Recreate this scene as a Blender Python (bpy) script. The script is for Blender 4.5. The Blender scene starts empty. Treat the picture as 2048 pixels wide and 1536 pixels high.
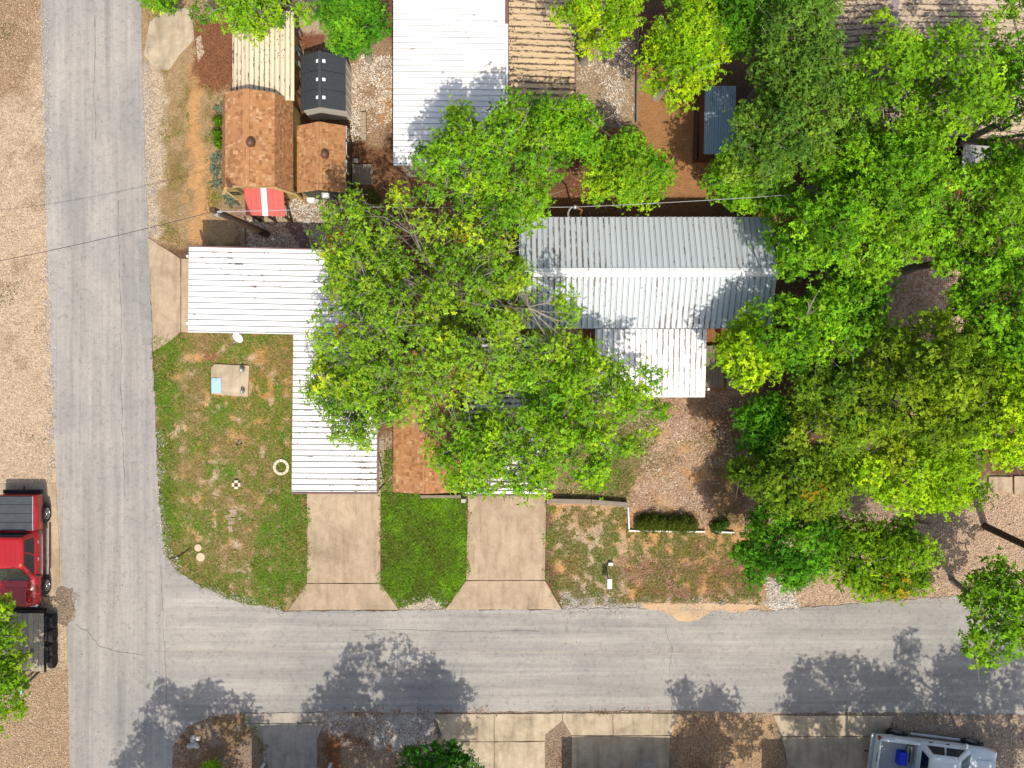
import bpy, bmesh, math, random
import numpy as np
from mathutils import Vector, Matrix

random.seed(7)
rng = np.random.default_rng(11)
scene = bpy.context.scene
col = scene.collection

# ------------------------------------------------------------------ camera, sky, sun, exposure
D = 42.0            # drone height, metres
S = 0.021           # metres per photograph pixel on the ground
cam_data = bpy.data.cameras.new('camera')
cam = bpy.data.objects.new('camera', cam_data)
col.objects.link(cam)
cam.location = (0, 0, D)
cam_data.sensor_fit = 'HORIZONTAL'
cam_data.angle = 2 * math.atan(1024 * S / D)
cam_data.clip_end = 1000
scene.camera = cam

SHX, SHY = -0.135, 0.49            # shadow offset per metre of height
elev = math.atan(1 / math.hypot(SHX, SHY))
world = bpy.data.worlds.new('World')
scene.world = world
world.use_nodes = True
wn = world.node_tree
sky = wn.nodes.new('ShaderNodeTexSky')
sky.sky_type = 'NISHITA'
sky.sun_disc = False
sky.dust_density = 3.0
sky.ozone_density = 0.6
sky.sun_elevation = elev
sky.sun_rotation = math.atan2(-SHX, -SHY)
wn.links.new(sky.outputs[0], wn.nodes['Background'].inputs[0])
wn.nodes['Background'].inputs[1].default_value = 0.13
sun_data = bpy.data.lights.new('sun', 'SUN')
sun_data.energy = 3.2
sun_data.angle = math.radians(0.5)
sun_data.color = (1.0, 0.93, 0.80)
sun = bpy.data.objects.new('sun', sun_data)
col.objects.link(sun)
sun.location = (5, -20, 60)
sun.rotation_euler = Vector((SHX, SHY, -1)).to_track_quat('-Z', 'Y').to_euler()
vs = scene.view_settings
vs.view_transform = 'Standard'
vs.look = 'None'
vs.gamma = 1
vs.use_curve_mapping = False
vs.exposure = 0.42

# ------------------------------------------------------------------ helpers
def W(px, py, h=0.0):
    k = S * (1 - h / D)
    return Vector(((px - 1024) * k, (768 - py) * k, h))

WO = {}
def tag(o, label=None, cat=None, group=None, kind=None):
    if label: o['label'] = label
    if cat: o['category'] = cat
    if group: o['group'] = group
    if kind: o['kind'] = kind
    return o

def link(o, parent=None):
    col.objects.link(o)
    if parent is not None: o.parent = parent
    return o

def thing(name, label, cat, loc=(0, 0, 0), rz=0.0, group=None, local=False, kind=None, parent=None):
    o = bpy.data.objects.new(name, None)
    link(o, parent)
    o.empty_display_size = 0.3
    if parent is None:
        o.location = loc
        o.rotation_euler = (0, 0, rz)
        WO[o.name] = Vector((0, 0, 0)) if local else Vector(loc)
    else:
        WO[o.name] = WO[parent.name]
    return tag(o, label, cat, group, kind)

class MB:
    def __init__(s): s.v = []; s.f = []; s.c = []
    def add(s, vs_, fs_, c=None):
        n = len(s.v); s.v += [tuple(v) for v in vs_]; s.f += [tuple(i + n for i in f) for f in fs_]
        if c is not None: s.c += [c] * len(vs_)
        return s
    def box(s, c, d, rz=0.0, rot=None, col=None):
        M = rot if rot is not None else Matrix.Rotation(rz, 3, 'Z')
        c = Vector(c); hx, hy, hz = d[0] / 2, d[1] / 2, d[2] / 2
        P = [c + M @ Vector((x * hx, y * hy, z * hz)) for z in (-1, 1) for x, y in ((-1, -1), (1, -1), (1, 1), (-1, 1))]
        return s.add(P, [(3, 2, 1, 0), (4, 5, 6, 7), (0, 1, 5, 4), (1, 2, 6, 5), (2, 3, 7, 6), (3, 0, 4, 7)], col)
    def beam(s, p, q, w, h, up=(0, 0, 1)):
        p, q = Vector(p), Vector(q); d = q - p; L = d.length; x = d.normalized(); u = Vector(up)
        if abs(x.dot(u)) > .98: u = Vector((0, 1, 0))
        y = u.cross(x).normalized(); z = x.cross(y)
        M = Matrix((x, y, z)).transposed()
        return s.box((p + q) / 2, (L, w, h), rot=M)
    def tube(s, pts, rads, n=6, cap=True):
        pts = [Vector(p) for p in pts]
        if not hasattr(rads, '__len__'): rads = [rads] * len(pts)
        R = []
        for i, p in enumerate(pts):
            t = (pts[min(i + 1, len(pts) - 1)] - pts[max(i - 1, 0)]).normalized()
            a = Vector((0, 0, 1)) if abs(t.z) < .9 else Vector((1, 0, 0))
            u = t.cross(a).normalized(); w = t.cross(u)
            R.append([p + (u * math.cos(2 * math.pi * k / n) + w * math.sin(2 * math.pi * k / n)) * rads[i] for k in range(n)])
        vs_ = [v for r in R for v in r]; fs = []
        for i in range(len(pts) - 1):
            for k in range(n):
                a, b = i * n + k, i * n + (k + 1) % n
                fs.append((a, b, b + n, a + n))
        if cap:
            fs.append(tuple(range(n))); fs.append(tuple(range(len(vs_) - 1, len(vs_) - n - 1, -1)))
        return s.add(vs_, fs)
    def prism(s, poly, z0, z1):
        n = len(poly)
        vs_ = [(p[0], p[1], z0) for p in poly] + [(p[0], p[1], z1) for p in poly]
        area = sum(poly[i][0] * poly[(i + 1) % n][1] - poly[(i + 1) % n][0] * poly[i][1] for i in range(n))
        t = tuple(range(n, 2 * n)); b = tuple(range(n - 1, -1, -1))
        sd = [(i, (i + 1) % n, n + (i + 1) % n, n + i) for i in range(n)]
        if area < 0:
            t = t[::-1]; b = b[::-1]; sd = [f[::-1] for f in sd]
        return s.add(vs_, [t, b] + sd)
    def lathe(s, c, prof, n=16, axis=None):
        c = Vector(c); A = axis if axis is not None else Matrix.Identity(3)
        vs_ = []; fs = []
        for r, z in prof:
            for k in range(n):
                a = 2 * math.pi * k / n
                vs_.append(c + A @ Vector((r * math.cos(a), r * math.sin(a), z)))
        for i in range(len(prof) - 1):
            for k in range(n):
                a, b = i * n + k, i * n + (k + 1) % n
                fs.append((a, b, b + n, a + n))
        fs.append(tuple(range(n - 1, -1, -1))); m = (len(prof) - 1) * n
        fs.append(tuple(range(m, m + n)))
        return s.add(vs_, fs)
    def loft(s, secs, closed=True, caps=True):
        n = len(secs[0]); vs_ = [v for q in secs for v in q]; fs = []
        for i in range(len(secs) - 1):
            for k in range(n if closed else n - 1):
                a, b = i * n + k, i * n + (k + 1) % n
                fs.append((a, b, b + n, a + n))
        if caps:
            fs.append(tuple(range(n - 1, -1, -1))); m = (len(secs) - 1) * n
            fs.append(tuple(range(m, m + n)))
        return s.add(vs_, fs)
    def build(s, name, mat, parent=None, bevel=0, smooth=False, loc=None, fixn=False, kind=None):
        wo = WO[parent.name] if parent is not None else Vector((0, 0, 0))
        o0 = Vector(loc) if loc is not None else wo
        m = bpy.data.meshes.new(name)
        m.from_pydata([(v[0] - o0[0], v[1] - o0[1], v[2] - o0[2]) for v in s.v], [], s.f)
        if fixn:
            b = bmesh.new(); b.from_mesh(m); bmesh.ops.recalc_face_normals(b, faces=b.faces); b.to_mesh(m); b.free()
        if s.c:
            a = m.color_attributes.new('col', 'FLOAT_COLOR', 'POINT')
            a.data.foreach_set('color', np.array([(c[0], c[1], c[2], 1) for c in s.c], np.float32).ravel())
        m.materials.append(mat)
        if smooth:
            m.polygons.foreach_set('use_smooth', [True] * len(m.polygons))
        o = bpy.data.objects.new(name, m); link(o, parent)
        if loc is not None: o.location = o0 - wo
        WO[o.name] = wo if loc is None else o0
        if bevel:
            md = o.modifiers.new('bevel', 'BEVEL'); md.width = bevel; md.segments = 2; md.limit_method = 'ANGLE'; md.angle_limit = math.radians(35)
        if kind: o['kind'] = kind
        return o

def inst(mesh, name, parent, loc, rot=None):
    o = bpy.data.objects.new(name, mesh); link(o, parent)
    o.location = Vector(loc) - (WO[parent.name] if parent is not None else Vector((0, 0, 0)))
    if rot: o.rotation_euler = rot
    WO[o.name] = Vector(loc)
    return o

# value noise
_T = rng.random((256, 256))
def vnoise(x, y, seed=0):
    x = np.asarray(x, float) + seed * 37.17; y = np.asarray(y, float) + seed * 11.73
    xi = np.floor(x).astype(int); yi = np.floor(y).astype(int)
    fx = x - xi; fy = y - yi; fx = fx * fx * (3 - 2 * fx); fy = fy * fy * (3 - 2 * fy)
    a = _T[xi & 255, yi & 255]; b = _T[(xi + 1) & 255, yi & 255]; c = _T[xi & 255, (yi + 1) & 255]; d = _T[(xi + 1) & 255, (yi + 1) & 255]
    return (a * (1 - fx) + b * fx) * (1 - fy) + (c * (1 - fx) + d * fx) * fy
def fbm(x, y, seed=0, o=4):
    s = 0; a = .5; t = 0
    for i in range(o):
        s = s + a * vnoise(x * 2 ** i, y * 2 ** i, seed + i * 3); t += a; a *= .55
    return s / t
def sdist(X, Y, poly):
    """signed distance, positive inside; poly in world metres"""
    d = np.full(X.shape, 1e9); ins = np.zeros(X.shape, bool); n = len(poly)
    for i in range(n):
        ax, ay = poly[i]; bx, by = poly[(i + 1) % n]
        ex, ey = bx - ax, by - ay; L = ex * ex + ey * ey + 1e-12
        t = np.clip(((X - ax) * ex + (Y - ay) * ey) / L, 0, 1)
        d = np.minimum(d, np.hypot(X - ax - t * ex, Y - ay - t * ey))
        if ay != by:
            ins ^= ((ay > Y) != (by > Y)) & (X < ex * (Y - ay) / (by - ay) + ax)
    return np.where(ins, d, -d)
def gpoly(pts): return [(W(x, y).x, W(x, y).y) for x, y in pts]

# ------------------------------------------------------------------ materials
class NT:
    def __init__(s, name):
        s.m = bpy.data.materials.new(name); s.m.use_nodes = True; s.t = s.m.node_tree; s.n = s.t.nodes
        s.b = s.n['Principled BSDF']; s.out = s.n['Material Output']
    def new(s, t, **k):
        x = s.n.new(t)
        for a, v in k.items(): setattr(x, a, v)
        return x
    def l(s, a, b): s.t.links.new(a, b)
    def pos(s, scale=(1, 1, 1), rotz=0, obj=False):
        g = s.new('ShaderNodeTexCoord') if obj else s.new('ShaderNodeNewGeometry')
        mp = s.new('ShaderNodeMapping'); mp.inputs['Scale'].default_value = scale; mp.inputs['Rotation'].default_value = (0, 0, rotz)
        s.l(g.outputs['Object' if obj else 'Position'], mp.inputs[0]); return mp.outputs[0]
    def noise(s, vec, scale, detail=4, rough=.6):
        x = s.new('ShaderNodeTexNoise'); x.inputs['Scale'].default_value = scale; x.inputs['Detail'].default_value = detail; x.inputs['Roughness'].default_value = rough; x.inputs['Distortion'].default_value = .5
        s.l(vec, x.inputs['Vector']); return x.outputs['Fac']
    def ramp(s, fac, stops):
        r = s.new('ShaderNodeValToRGB'); e = r.color_ramp.elements
        while len(e) < len(stops): e.new(.5)
        for i, (p, c) in enumerate(stops):
            e[i].position = p; e[i].color = c if len(c) == 4 else (*c, 1)
        s.l(fac, r.inputs[0]); return r.outputs[0]
    def mix(s, fac, a, b, mode='MIX'):
        x = s.new('ShaderNodeMix', data_type='RGBA', blend_type=mode)
        for v, i in ((fac, 0), (a, 6), (b, 7)):
            if isinstance(v, (int, float)): x.inputs[i].default_value = v
            elif isinstance(v, tuple): x.inputs[i].default_value = (*v, 1)
            else: s.l(v, x.inputs[i])
        return x.outputs[2]
    def val(s, fac, lo, hi):
        x = s.new('ShaderNodeMapRange'); x.inputs[3].default_value = lo; x.inputs[4].default_value = hi; s.l(fac, x.inputs[0]); return x.outputs[0]
    def math(s, op, a, b):
        x = s.new('ShaderNodeMath', operation=op)
        for v, i in ((a, 0), (b, 1)):
            if isinstance(v, (int, float)): x.inputs[i].default_value = v
            else: s.l(v, x.inputs[i])
        return x.outputs[0]
    def base(s, c, rough=.8, metal=0, spec=.3):
        if isinstance(c, tuple): s.b.inputs['Base Color'].default_value = (*c, 1)
        else: s.l(c, s.b.inputs['Base Color'])
        s.b.inputs['Roughness'].default_value = rough; s.b.inputs['Metallic'].default_value = metal; s.b.inputs['Specular IOR Level'].default_value = spec
        return s
    def bump(s, h, dist=.01, strength=.6):
        x = s.new('ShaderNodeBump'); x.inputs['Distance'].default_value = dist; x.inputs['Strength'].default_value = strength
        s.l(h, x.inputs['Height']); s.l(x.outputs[0], s.b.inputs['Normal']); return s

def sc(c, k): return tuple(min(1, x * k) for x in c)
def simple(name, c, rough=.7, metal=0, var=.25, scale=6, spec=.3, bump=0, stretch=(1, 1, 1), obj=False):
    t = NT(name); p = t.pos(stretch, obj=obj); n = t.noise(p, scale, 6, .65)
    t.base(t.ramp(n, [(.25, sc(c, 1 - var)), (.75, sc(c, 1 + var))]), rough, metal, spec)
    if bump: t.bump(n, bump)
    return t.m

def ribmat(name, c, stain, axis, amount=.5, dirt=.25, rough=.45, metal=0., streak=(.1, .06, .04), width=.07):
    """painted ribbed metal; stains lie beside the ribs, which run along 'x' or 'y'"""
    t = NT(name)
    st2 = (.25, 14, 1) if axis == 'x' else (14, .25, 1)
    a = t.noise(t.pos(st2), 1.0, 3, .6)
    big = t.noise(t.pos(), .35, 4, .6)
    oi = t.new('ShaderNodeObjectInfo'); tc = t.new('ShaderNodeTexCoord'); sp = t.new('ShaderNodeSeparateXYZ'); t.l(tc.outputs['Object'], sp.inputs[0])
    al, ac = (sp.outputs[0], sp.outputs[1]) if axis == 'x' else (sp.outputs[1], sp.outputs[0])
    ac = t.math('ABSOLUTE', ac, 0)
    k = t.val(oi.outputs['Random'], .94, 1.03)
    c1 = t.mix(t.val(a, -.2, 1.0), c, sc(c, 1 - dirt))
    c1 = t.mix(t.math('MULTIPLY', t.ramp(big, [(.45, (0, 0, 0)), (.7, (1, 1, 1))]), .5), c1, sc(c, 1 - dirt))
    vm = t.new('ShaderNodeVectorMath', operation='SCALE'); t.l(c1, vm.inputs[0]); t.l(k, vm.inputs[3])
    cv = t.new('ShaderNodeCombineXYZ'); t.l(al, cv.inputs[0]); t.l(t.math('MULTIPLY', oi.outputs['Random'], 97), cv.inputs[1]); t.l(t.math('MULTIPLY', ac, 5), cv.inputs[2])
    n1 = t.noise(cv.outputs[0], 2.6, 4, .65)
    n2 = t.noise(t.pos(), .28, 2, .5)
    fall = t.new('ShaderNodeMapRange'); fall.inputs[1].default_value = .05; fall.inputs[2].default_value = .05 + width; fall.inputs[3].default_value = .16; fall.inputs[4].default_value = -.16
    t.l(ac, fall.inputs[0])
    thr = t.math('ADD', t.math('ADD', n1, fall.outputs[0]), t.math('MULTIPLY', t.math('SUBTRACT', n2, .5), .55))
    lo = .86 - amount * .3
    m1 = t.ramp(thr, [(lo, (0, 0, 0)), (lo + .05, (1, 1, 1))])
    n3 = t.noise(t.pos(), 9.0, 3, .6)
    t.base(t.mix(t.math('MULTIPLY', m1, .9), vm.outputs[0], t.mix(n3, stain, streak)), rough, metal, .4)
    return t.m

M = {}
M['white_roof'] = ribmat('white painted ribbed metal', (.80, .80, .80), (.22, .16, .12), 'x', .18, .16)
M['white_roof_worn'] = ribmat('worn white ribbed metal', (.78, .78, .76), (.20, .17, .14), 'x', .42, .2)
M['white_roof_dirty'] = ribmat('littered white ribbed metal', (.76, .76, .75), (.14, .09, .065), 'x', 1.05, .3, width=.16)
M['grey_roof'] = ribmat('rusting galvanised seam metal', (.55, .61, .645), (.16, .065, .035), 'y', .52, .2, .4)
M['ext_roof'] = ribmat('white seam metal with rust', (.76, .765, .77), (.18, .08, .045), 'y', .44, .16, .4)
M['tan_roof'] = ribmat('tan ribbed metal with black grime', (.62, .46, .28), (.06, .04, .035), 'x', .95, .3, width=.12)
M['tan_roof_ne'] = ribmat('dusty tan ribbed metal', (.52, .41, .29), (.06, .045, .04), 'x', .9, .25, width=.1)
M['beige_roof'] = ribmat('beige ribbed metal with leaf stains', (.72, .6, .43), (.05, .035, .03), 'y', .58, .2)
M['blue_roof'] = ribmat('blue grey corrugated metal', (.30, .40, .50), (.2, .22, .25), 'y', .1, .2, .35)
M['seam'] = simple('darkened seam sealant', (.16, .155, .15), .8, var=.5, scale=5)  # lap seam and crack colour; on roofs its darkness includes the ribs' shadow line
M['ridge_white'] = simple('white ridge flashing', (.85, .86, .87), .35, var=.05)
M['red_metal'] = simple('red painted awning metal', (.46, .085, .07), .45, var=.12)
M['white_metal'] = simple('white painted metal', (.8, .8, .8), .4, var=.06)
M['brown_trim'] = simple('mauve brown gutter paint', (.17, .10, .095), .5, var=.15)
M['brown_wall'] = simple('dark brown stained boards', (.10, .045, .025), .8, var=.4, stretch=(6, 6, 1))
M['red_wall'] = simple('barn red siding', (.11, .015, .012), .8, var=.3)
M['yellow_wall'] = simple('mustard painted siding', (.44, .32, .13), .75, var=.15, stretch=(5, 5, .6))
M['yellow_trim'] = simple('pale yellow gable trim', (.66, .48, .20), .7, var=.12)
M['white_wall'] = simple('off white resin siding', (.62, .59, .54), .6, var=.08)
M['cream_wall'] = simple('cream house siding', (.55, .47, .36), .7, var=.12)
M['dark_green_wall'] = simple('weathered olive shed siding', (.085, .085, .06), .85, var=.45, stretch=(4, 4, .7))
M['grey_resin'] = simple('charcoal resin roof', (.045, .05, .056), .55, var=.2, scale=12)
M['skylight'] = simple('white skylight plastic', (.82, .84, .88), .25, var=.04)
M['concrete'] = None
M['wood_grey'] = simple('weathered grey timber', (.20, .165, .125), .85, var=.35, scale=4, stretch=(8, 1, 1), bump=.004)
M['wood_grey_x'] = simple('weathered grey timber lengthwise', (.22, .18, .14), .85, var=.35, scale=4, stretch=(1, 8, 1), bump=.004)
M['wood_tan'] = simple('tan treated planks', (.33, .26, .18), .8, var=.25, scale=4, stretch=(8, 1, 1))
M['wood_red'] = simple('red brown deck stain', (.13, .05, .03), .8, var=.35, scale=4, stretch=(8, 1, 1))
M['pole_wood'] = simple('creosoted pole timber', (.075, .045, .03), .8, var=.5, scale=5, stretch=(6, 6, .4), bump=.006)
M['steel'] = simple('galvanised steel', (.5, .52, .54), .35, .7, var=.2)
M['cable_light'] = simple('aluminium cable', (.5, .5, .5), .4, .3, var=.1)
M['cable_dark'] = simple('dark cable sheath', (.05, .05, .055), .5, var=.1)
M['black'] = simple('black rubber and plastic', (.015, .015, .017), .7, var=.3)
M['terracotta'] = simple('brown vent paint', (.13, .06, .045), .45, var=.15)
M['stone_pale'] = simple('pale block', (.60, .53, .40), .9, var=.18, scale=14, bump=.006)
M['block_grey'] = simple('grey concrete block', (.42, .40, .37), .9, var=.2, scale=14, bump=.006)
M['pinkstone'] = simple('pink flagstone', (.36, .25, .20), .9, var=.18, scale=9)
M['mauve_paver'] = simple('plum brown paver', (.17, .105, .095), .9, var=.2, scale=9)
M['paver_tan'] = simple('tan brick paver', (.42, .25, .16), .9, var=.35, scale=5)
M['white_paint'] = simple('chalky white paint', (.75, .73, .68), .8, var=.12)
M['sky_blue'] = simple('pale blue steel hatch', (.34, .50, .68), .4, var=.07)
M['lid'] = simple('tan plastic lid', (.50, .40, .26), .6, var=.1)
M['glass'] = simple('dark tinted glass', (.012, .016, .018), .06, var=.1, spec=.6)
M['glass_green'] = simple('greenish windscreen glass', (.02, .045, .04), .05, var=.2, spec=.7)
M['chrome'] = simple('bright chrome', (.75, .76, .78), .15, .9, var=.06)
M['tyre'] = simple('tyre rubber', (.02, .02, .022), .85, var=.25)
M['rim'] = simple('alloy wheel', (.42, .43, .45), .3, .7, var=.15)
M['red_lamp'] = simple('red lamp lens', (.35, .01, .012), .2, var=.1)
M['amber'] = simple('amber lens', (.7, .28, .02), .25, var=.1)
M['lamp'] = simple('clear lamp lens', (.7, .72, .75), .12, var=.06)
M['blue_plastic'] = simple('royal blue plastic', (.012, .04, .62), .35, var=.1)
M['dark_vinyl'] = simple('charcoal vinyl cover', (.05, .056, .066), .65, var=.25, scale=3, obj=True)
M['grey_liner'] = simple('pale grey bed liner', (.38, .40, .43), .5, var=.12)
M['bark'] = simple('grey oak bark', (.24, .21, .175), .9, var=.35, scale=9)
M['bark_dark'] = simple('dark bark', (.09, .07, .055), .9, var=.35, scale=9)
M['ins_brown'] = simple('brown porcelain', (.35, .13, .05), .3, var=.2)
M['tarp_green'] = simple('sage green tarp', (.24, .28, .20), .7, var=.2)
M['rust_iron'] = simple('rusty iron', (.22, .10, .05), .8, var=.4)

def carpaint(name, c):
    t = NT(name); n = t.noise(t.pos(obj=True), 3, 3)
    t.base(t.ramp(n, [(.2, sc(c, .9)), (.8, sc(c, 1.08))]), .28, 0, .5)
    t.b.inputs['Coat Weight'].default_value = .5; t.b.inputs['Coat Roughness'].default_value = .05
    return t.m
M['paint_red'] = carpaint('candy red car paint', (.36, .005, .007))
M['paint_white'] = carpaint('white car paint', (.70, .73, .76))

def attrmat(name, rough=.8, transl=0, spec=.2, noise=0):
    t = NT(name); a = t.new('ShaderNodeAttribute', attribute_name='col')
    c = a.outputs['Color']
    if noise:
        n = t.noise(t.pos(), noise, 3); c = t.mix(1.0, c, t.ramp(n, [(.2, (.75, .75, .75)), (.8, (1.2, 1.2, 1.2))]), 'MULTIPLY')
    t.base(c, rough, 0, spec)
    if transl:
        tr = t.new('ShaderNodeBsdfTranslucent'); ms = t.new('ShaderNodeMixShader'); ms.inputs[0].default_value = transl
        g = t.mix(1.0, c, (1.25, 1.2, .45), 'MULTIPLY')
        t.l(g, tr.inputs[0]); t.l(t.b.outputs[0], ms.inputs[1]); t.l(tr.outputs[0], ms.inputs[2]); t.l(ms.outputs[0], t.out.inputs[0])
    return t.m
M['leaf'] = attrmat('tree leaf', .6, .34, .08)
M['grass'] = attrmat('grass blade', .7, .25)
M['litter'] = attrmat('dry leaves and pebbles', .9)
M['shingle'] = attrmat('asphalt shingle tab', .9, 0, .15, 40)

def concrete(name, c, seed=0):
    t = NT(name); p = t.pos()
    n1 = t.noise(p, .5 + seed * .07, 5, .65); n2 = t.noise(p, 3.2, 5, .7); n3 = t.noise(p, 45, 3, .6)
    n4 = t.noise(t.pos((3.5, .5, 1)), 1.0, 4, .6)
    c1 = t.ramp(n1, [(.32, sc(c, .70)), (.5, sc(c, .95)), (.7, sc(c, 1.12))])
    c2 = t.mix(1.0, c1, t.ramp(n2, [(.3, (.84, .81, .79)), (.55, (1.04, 1.04, 1.04))]), 'MULTIPLY')
    c3 = t.mix(1.0, c2, t.ramp(n4, [(.32, (.82, .80, .78)), (.52, (1.05, 1.05, 1.05))]), 'MULTIPLY')
    c4 = t.mix(1.0, c3, t.ramp(n3, [(.3, (.86, .86, .86)), (.7, (1.1, 1.1, 1.1))]), 'MULTIPLY')
    t.base(c4, .9, 0, .2).bump(n3, .004)
    return t.m
M['concrete'] = concrete('tan broom finished concrete', (.395, .305, .21))
M['concrete_grey'] = concrete('grey weathered concrete', (.36, .32, .27), 3)
M['concrete_pale'] = concrete('pale cast concrete', (.42, .345, .245), 5)

def roadmat(name, axis):
    t = NT(name)
    st = (.05, 1, 1) if axis == 'x' else (1, .05, 1)
    st2 = (.02, 1, 1) if axis == 'x' else (1, .02, 1)
    p = t.pos()
    s1 = t.noise(t.pos(st), 1.6, 4, .6); s2 = t.noise(t.pos(st2), 7, 4, .65); b = t.noise(p, .25, 5, .65); g = t.noise(p, 60, 4, .7)
    sp = t.noise(p, 5, 5, .75)
    c = t.ramp(s1, [(.3, (.26, .249, .235)), (.5, (.325, .31, .288)), (.72, (.37, .352, .326))])
    c = t.mix(1.0, c, t.ramp(s2, [(.3, (.87, .87, .88)), (.65, (1.06, 1.05, 1.04))]), 'MULTIPLY')
    c = t.mix(1.0, c, t.ramp(b, [(.3, (.80, .81, .83)), (.7, (1.12, 1.10, 1.07))]), 'MULTIPLY')
    c = t.mix(1.0, c, t.ramp(sp, [(.28, (.72, .72, .73)), (.5, (1.03, 1.03, 1.03))]), 'MULTIPLY')
    c = t.mix(1.0, c, t.ramp(g, [(.3, (.72, .72, .73)), (.7, (1.22, 1.21, 1.2))]), 'MULTIPLY')
    t.base(c, .92, 0, .2).bump(g, .006, .7)
    return t.m
M['road_ns'] = roadmat('grey chip seal running north', 'y')
M['road_ew'] = roadmat('grey chip seal running east', 'x')
def gravelmat():
    t = NT('grey crushed gravel'); p = t.pos(); g = t.noise(p, 30, 4, .75); b = t.noise(p, 1.2, 4)
    c = t.ramp(g, [(.3, (.12, .115, .11)), (.55, (.3, .29, .275)), (.75, (.46, .44, .42))])
    t.base(t.mix(1.0, c, t.ramp(b, [(.3, (.8, .8, .8)), (.7, (1.1, 1.1, 1.1))]), 'MULTIPLY'), .95).bump(g, .015)
    return t.m
M['grey_gravel'] = gravelmat()

# ------------------------------------------------------------------ ground (one sheet, tinted by soil zones)
def ground():
    far = [260, 200, 140, 100, 70, 50, 38, 30]
    xs = np.concatenate([-np.array(far), np.arange(-26, 26.01, .13), np.array(far[::-1])])
    ys = np.concatenate([-np.array(far), np.arange(-20, 20.01, .13), np.array(far[::-1])])
    X, Y = np.meshgrid(xs, ys, indexing='ij')
    # warp for ragged zone borders
    wx = X + (fbm(X * 1.3, Y * 1.3, 1) - .5) * 1.2 + (fbm(X * 5, Y * 5, 4) - .5) * .35
    wy = Y + (fbm(X * 1.3, Y * 1.3, 2) - .5) * 1.2 + (fbm(X * 5, Y * 5, 5) - .5) * .35
    C = np.zeros(X.shape + (4,)); C[...] = (.15, .085, .05, .5)
    n = fbm(X * .8, Y * .8, 7); C[..., :3] *= (0.7 + .6 * n)[..., None]
    def zone(pts, c, g=.5, soft=.25, amt=1.0, patch=None):
        d = sdist(wx, wy, gpoly(pts)); m = np.clip(d / soft + .5, 0, 1) * amt
        if patch is not None:
            f, lo, sd = patch; m = m * np.clip((fbm(X * f, Y * f, sd) - lo) / .12, 0, 1)
        C[...] = C * (1 - m[..., None]) + np.array([*c, g]) * m[..., None]
    R = lambda a, b, c_, d: [(a, b), (c_, b), (c_, d), (a, d)]
    # west gravel lot
    zone([(-900, -900), (150, -900), (150, 200), (150, 500), (160, 750), (165, 960), (180, 1230), (190, 2400), (-900, 2400)], (.47, .365, .26), .7)
    zone([(-300, -300), (88, -300), (86, 120), (60, 190), (-300, 230)], (.30, .205, .125), 1, .8)
    zone(R(-300, 1330, 150, 2400), (.33, .235, .15), 1, .8)
    zone(R(-300, 200, 100, 900), (.28, .2, .13), 1, .4, .6, (.9, .58, 21))
    # strip east of the lane
    zone([(240, -300), (470, -300), (470, 500), (240, 500)], (.32, .225, .125), .6)
    zone([(240, 120), (325, 120), (330, 480), (240, 480)], (.42, .34, .25), 1, .3)
    zone(R(330, 140, 440, 495), (.23, .16, .07), .5, .3, .8, (1.4, .5, 22))
    zone([(376, 130), (410, 130), (412, 495), (380, 495)], (.46, .265, .12), .2, .25)
    zone(R(385, 45, 468, 175), (.20, .095, .05), .9, .3)
    zone(R(590, -40, 660, 110), (.40, .31, .22), .3, .3)
    zone([(600, 60), (650, 70), (650, 105), (590, 100)], (.17, .075, .04), .8, .3)
    zone([(470, 390), (800, 390), (800, 500), (480, 500)], (.30, .215, .145), 1, .2)
    zone(R(695, 80, 785, 300), (.30, .205, .13), 1, .3)
    zone(R(768, 150, 786, 240), (.40, .22, .1), .2, .3)
    zone(R(700, 285, 790, 410), (.19, .095, .05), .9, .3)
    zone([(600, 395), (680, 395), (680, 420), (640, 418), (600, 412)], (.26, .11, .04), .4, .2)
    # north centre yard
    zone(R(1145, -100, 1285, 260), (.33, .25, .17), 1, .3)
    zone(R(1145, -100, 1285, 260), (.2, .12, .07), .9, .4, .8, (.8, .52, 23))
    zone([(1270, 20), (1440, 60), (1440, 430), (1200, 440), (1190, 260), (1280, 240)], (.33, .17, .075), .2, .35)
    zone([(1140, 265), (1290, 262), (1260, 430), (1130, 430)], (.16, .07, .04), .8, .5)
    zone(R(1030, 395, 1560, 470), (.2, .1, .05), .3, .4)
    # big oak floor, house surrounds
    zone(R(700, 400, 1110, 990), (.2, .11, .065), .9, .6)
    zone(R(755, 860, 800, 1000), (.34, .27, .18), 1, .25)
    zone(R(1080, 650, 1200, 800), (.25, .13, .07), .8, .3)
    zone([(1410, 655), (1520, 655), (1520, 820), (1395, 820)], (.27, .125, .055), .7, .3)
    # south east yard
    zone([(1110, 780), (1500, 780), (1520, 1070), (1250, 1065), (1100, 1000)], (.40, .275, .19), 1, .4)
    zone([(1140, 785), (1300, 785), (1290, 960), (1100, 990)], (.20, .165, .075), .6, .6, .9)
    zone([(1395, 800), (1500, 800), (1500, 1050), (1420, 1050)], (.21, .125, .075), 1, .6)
    zone(R(1100, 790, 1500, 1070), (.42, .24, .11), .2, .25, .9, (1.2, .63, 24))
    zone([(1095, 1000), (1255, 1005), (1262, 1065), (1470, 1060), (1530, 1215), (1128, 1215)], (.44, .30, .175), .4, .3)
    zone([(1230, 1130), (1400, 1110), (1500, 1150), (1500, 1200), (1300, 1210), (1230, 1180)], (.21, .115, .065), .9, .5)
    zone([(1120, 1050), (1240, 1050), (1250, 1200), (1130, 1200)], (.42, .33, .23), .6, .5)
    zone(R(1100, 1000, 1520, 1190), (.52, .285, .11), .15, .2, .95, (1.1, .54, 25))
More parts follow.
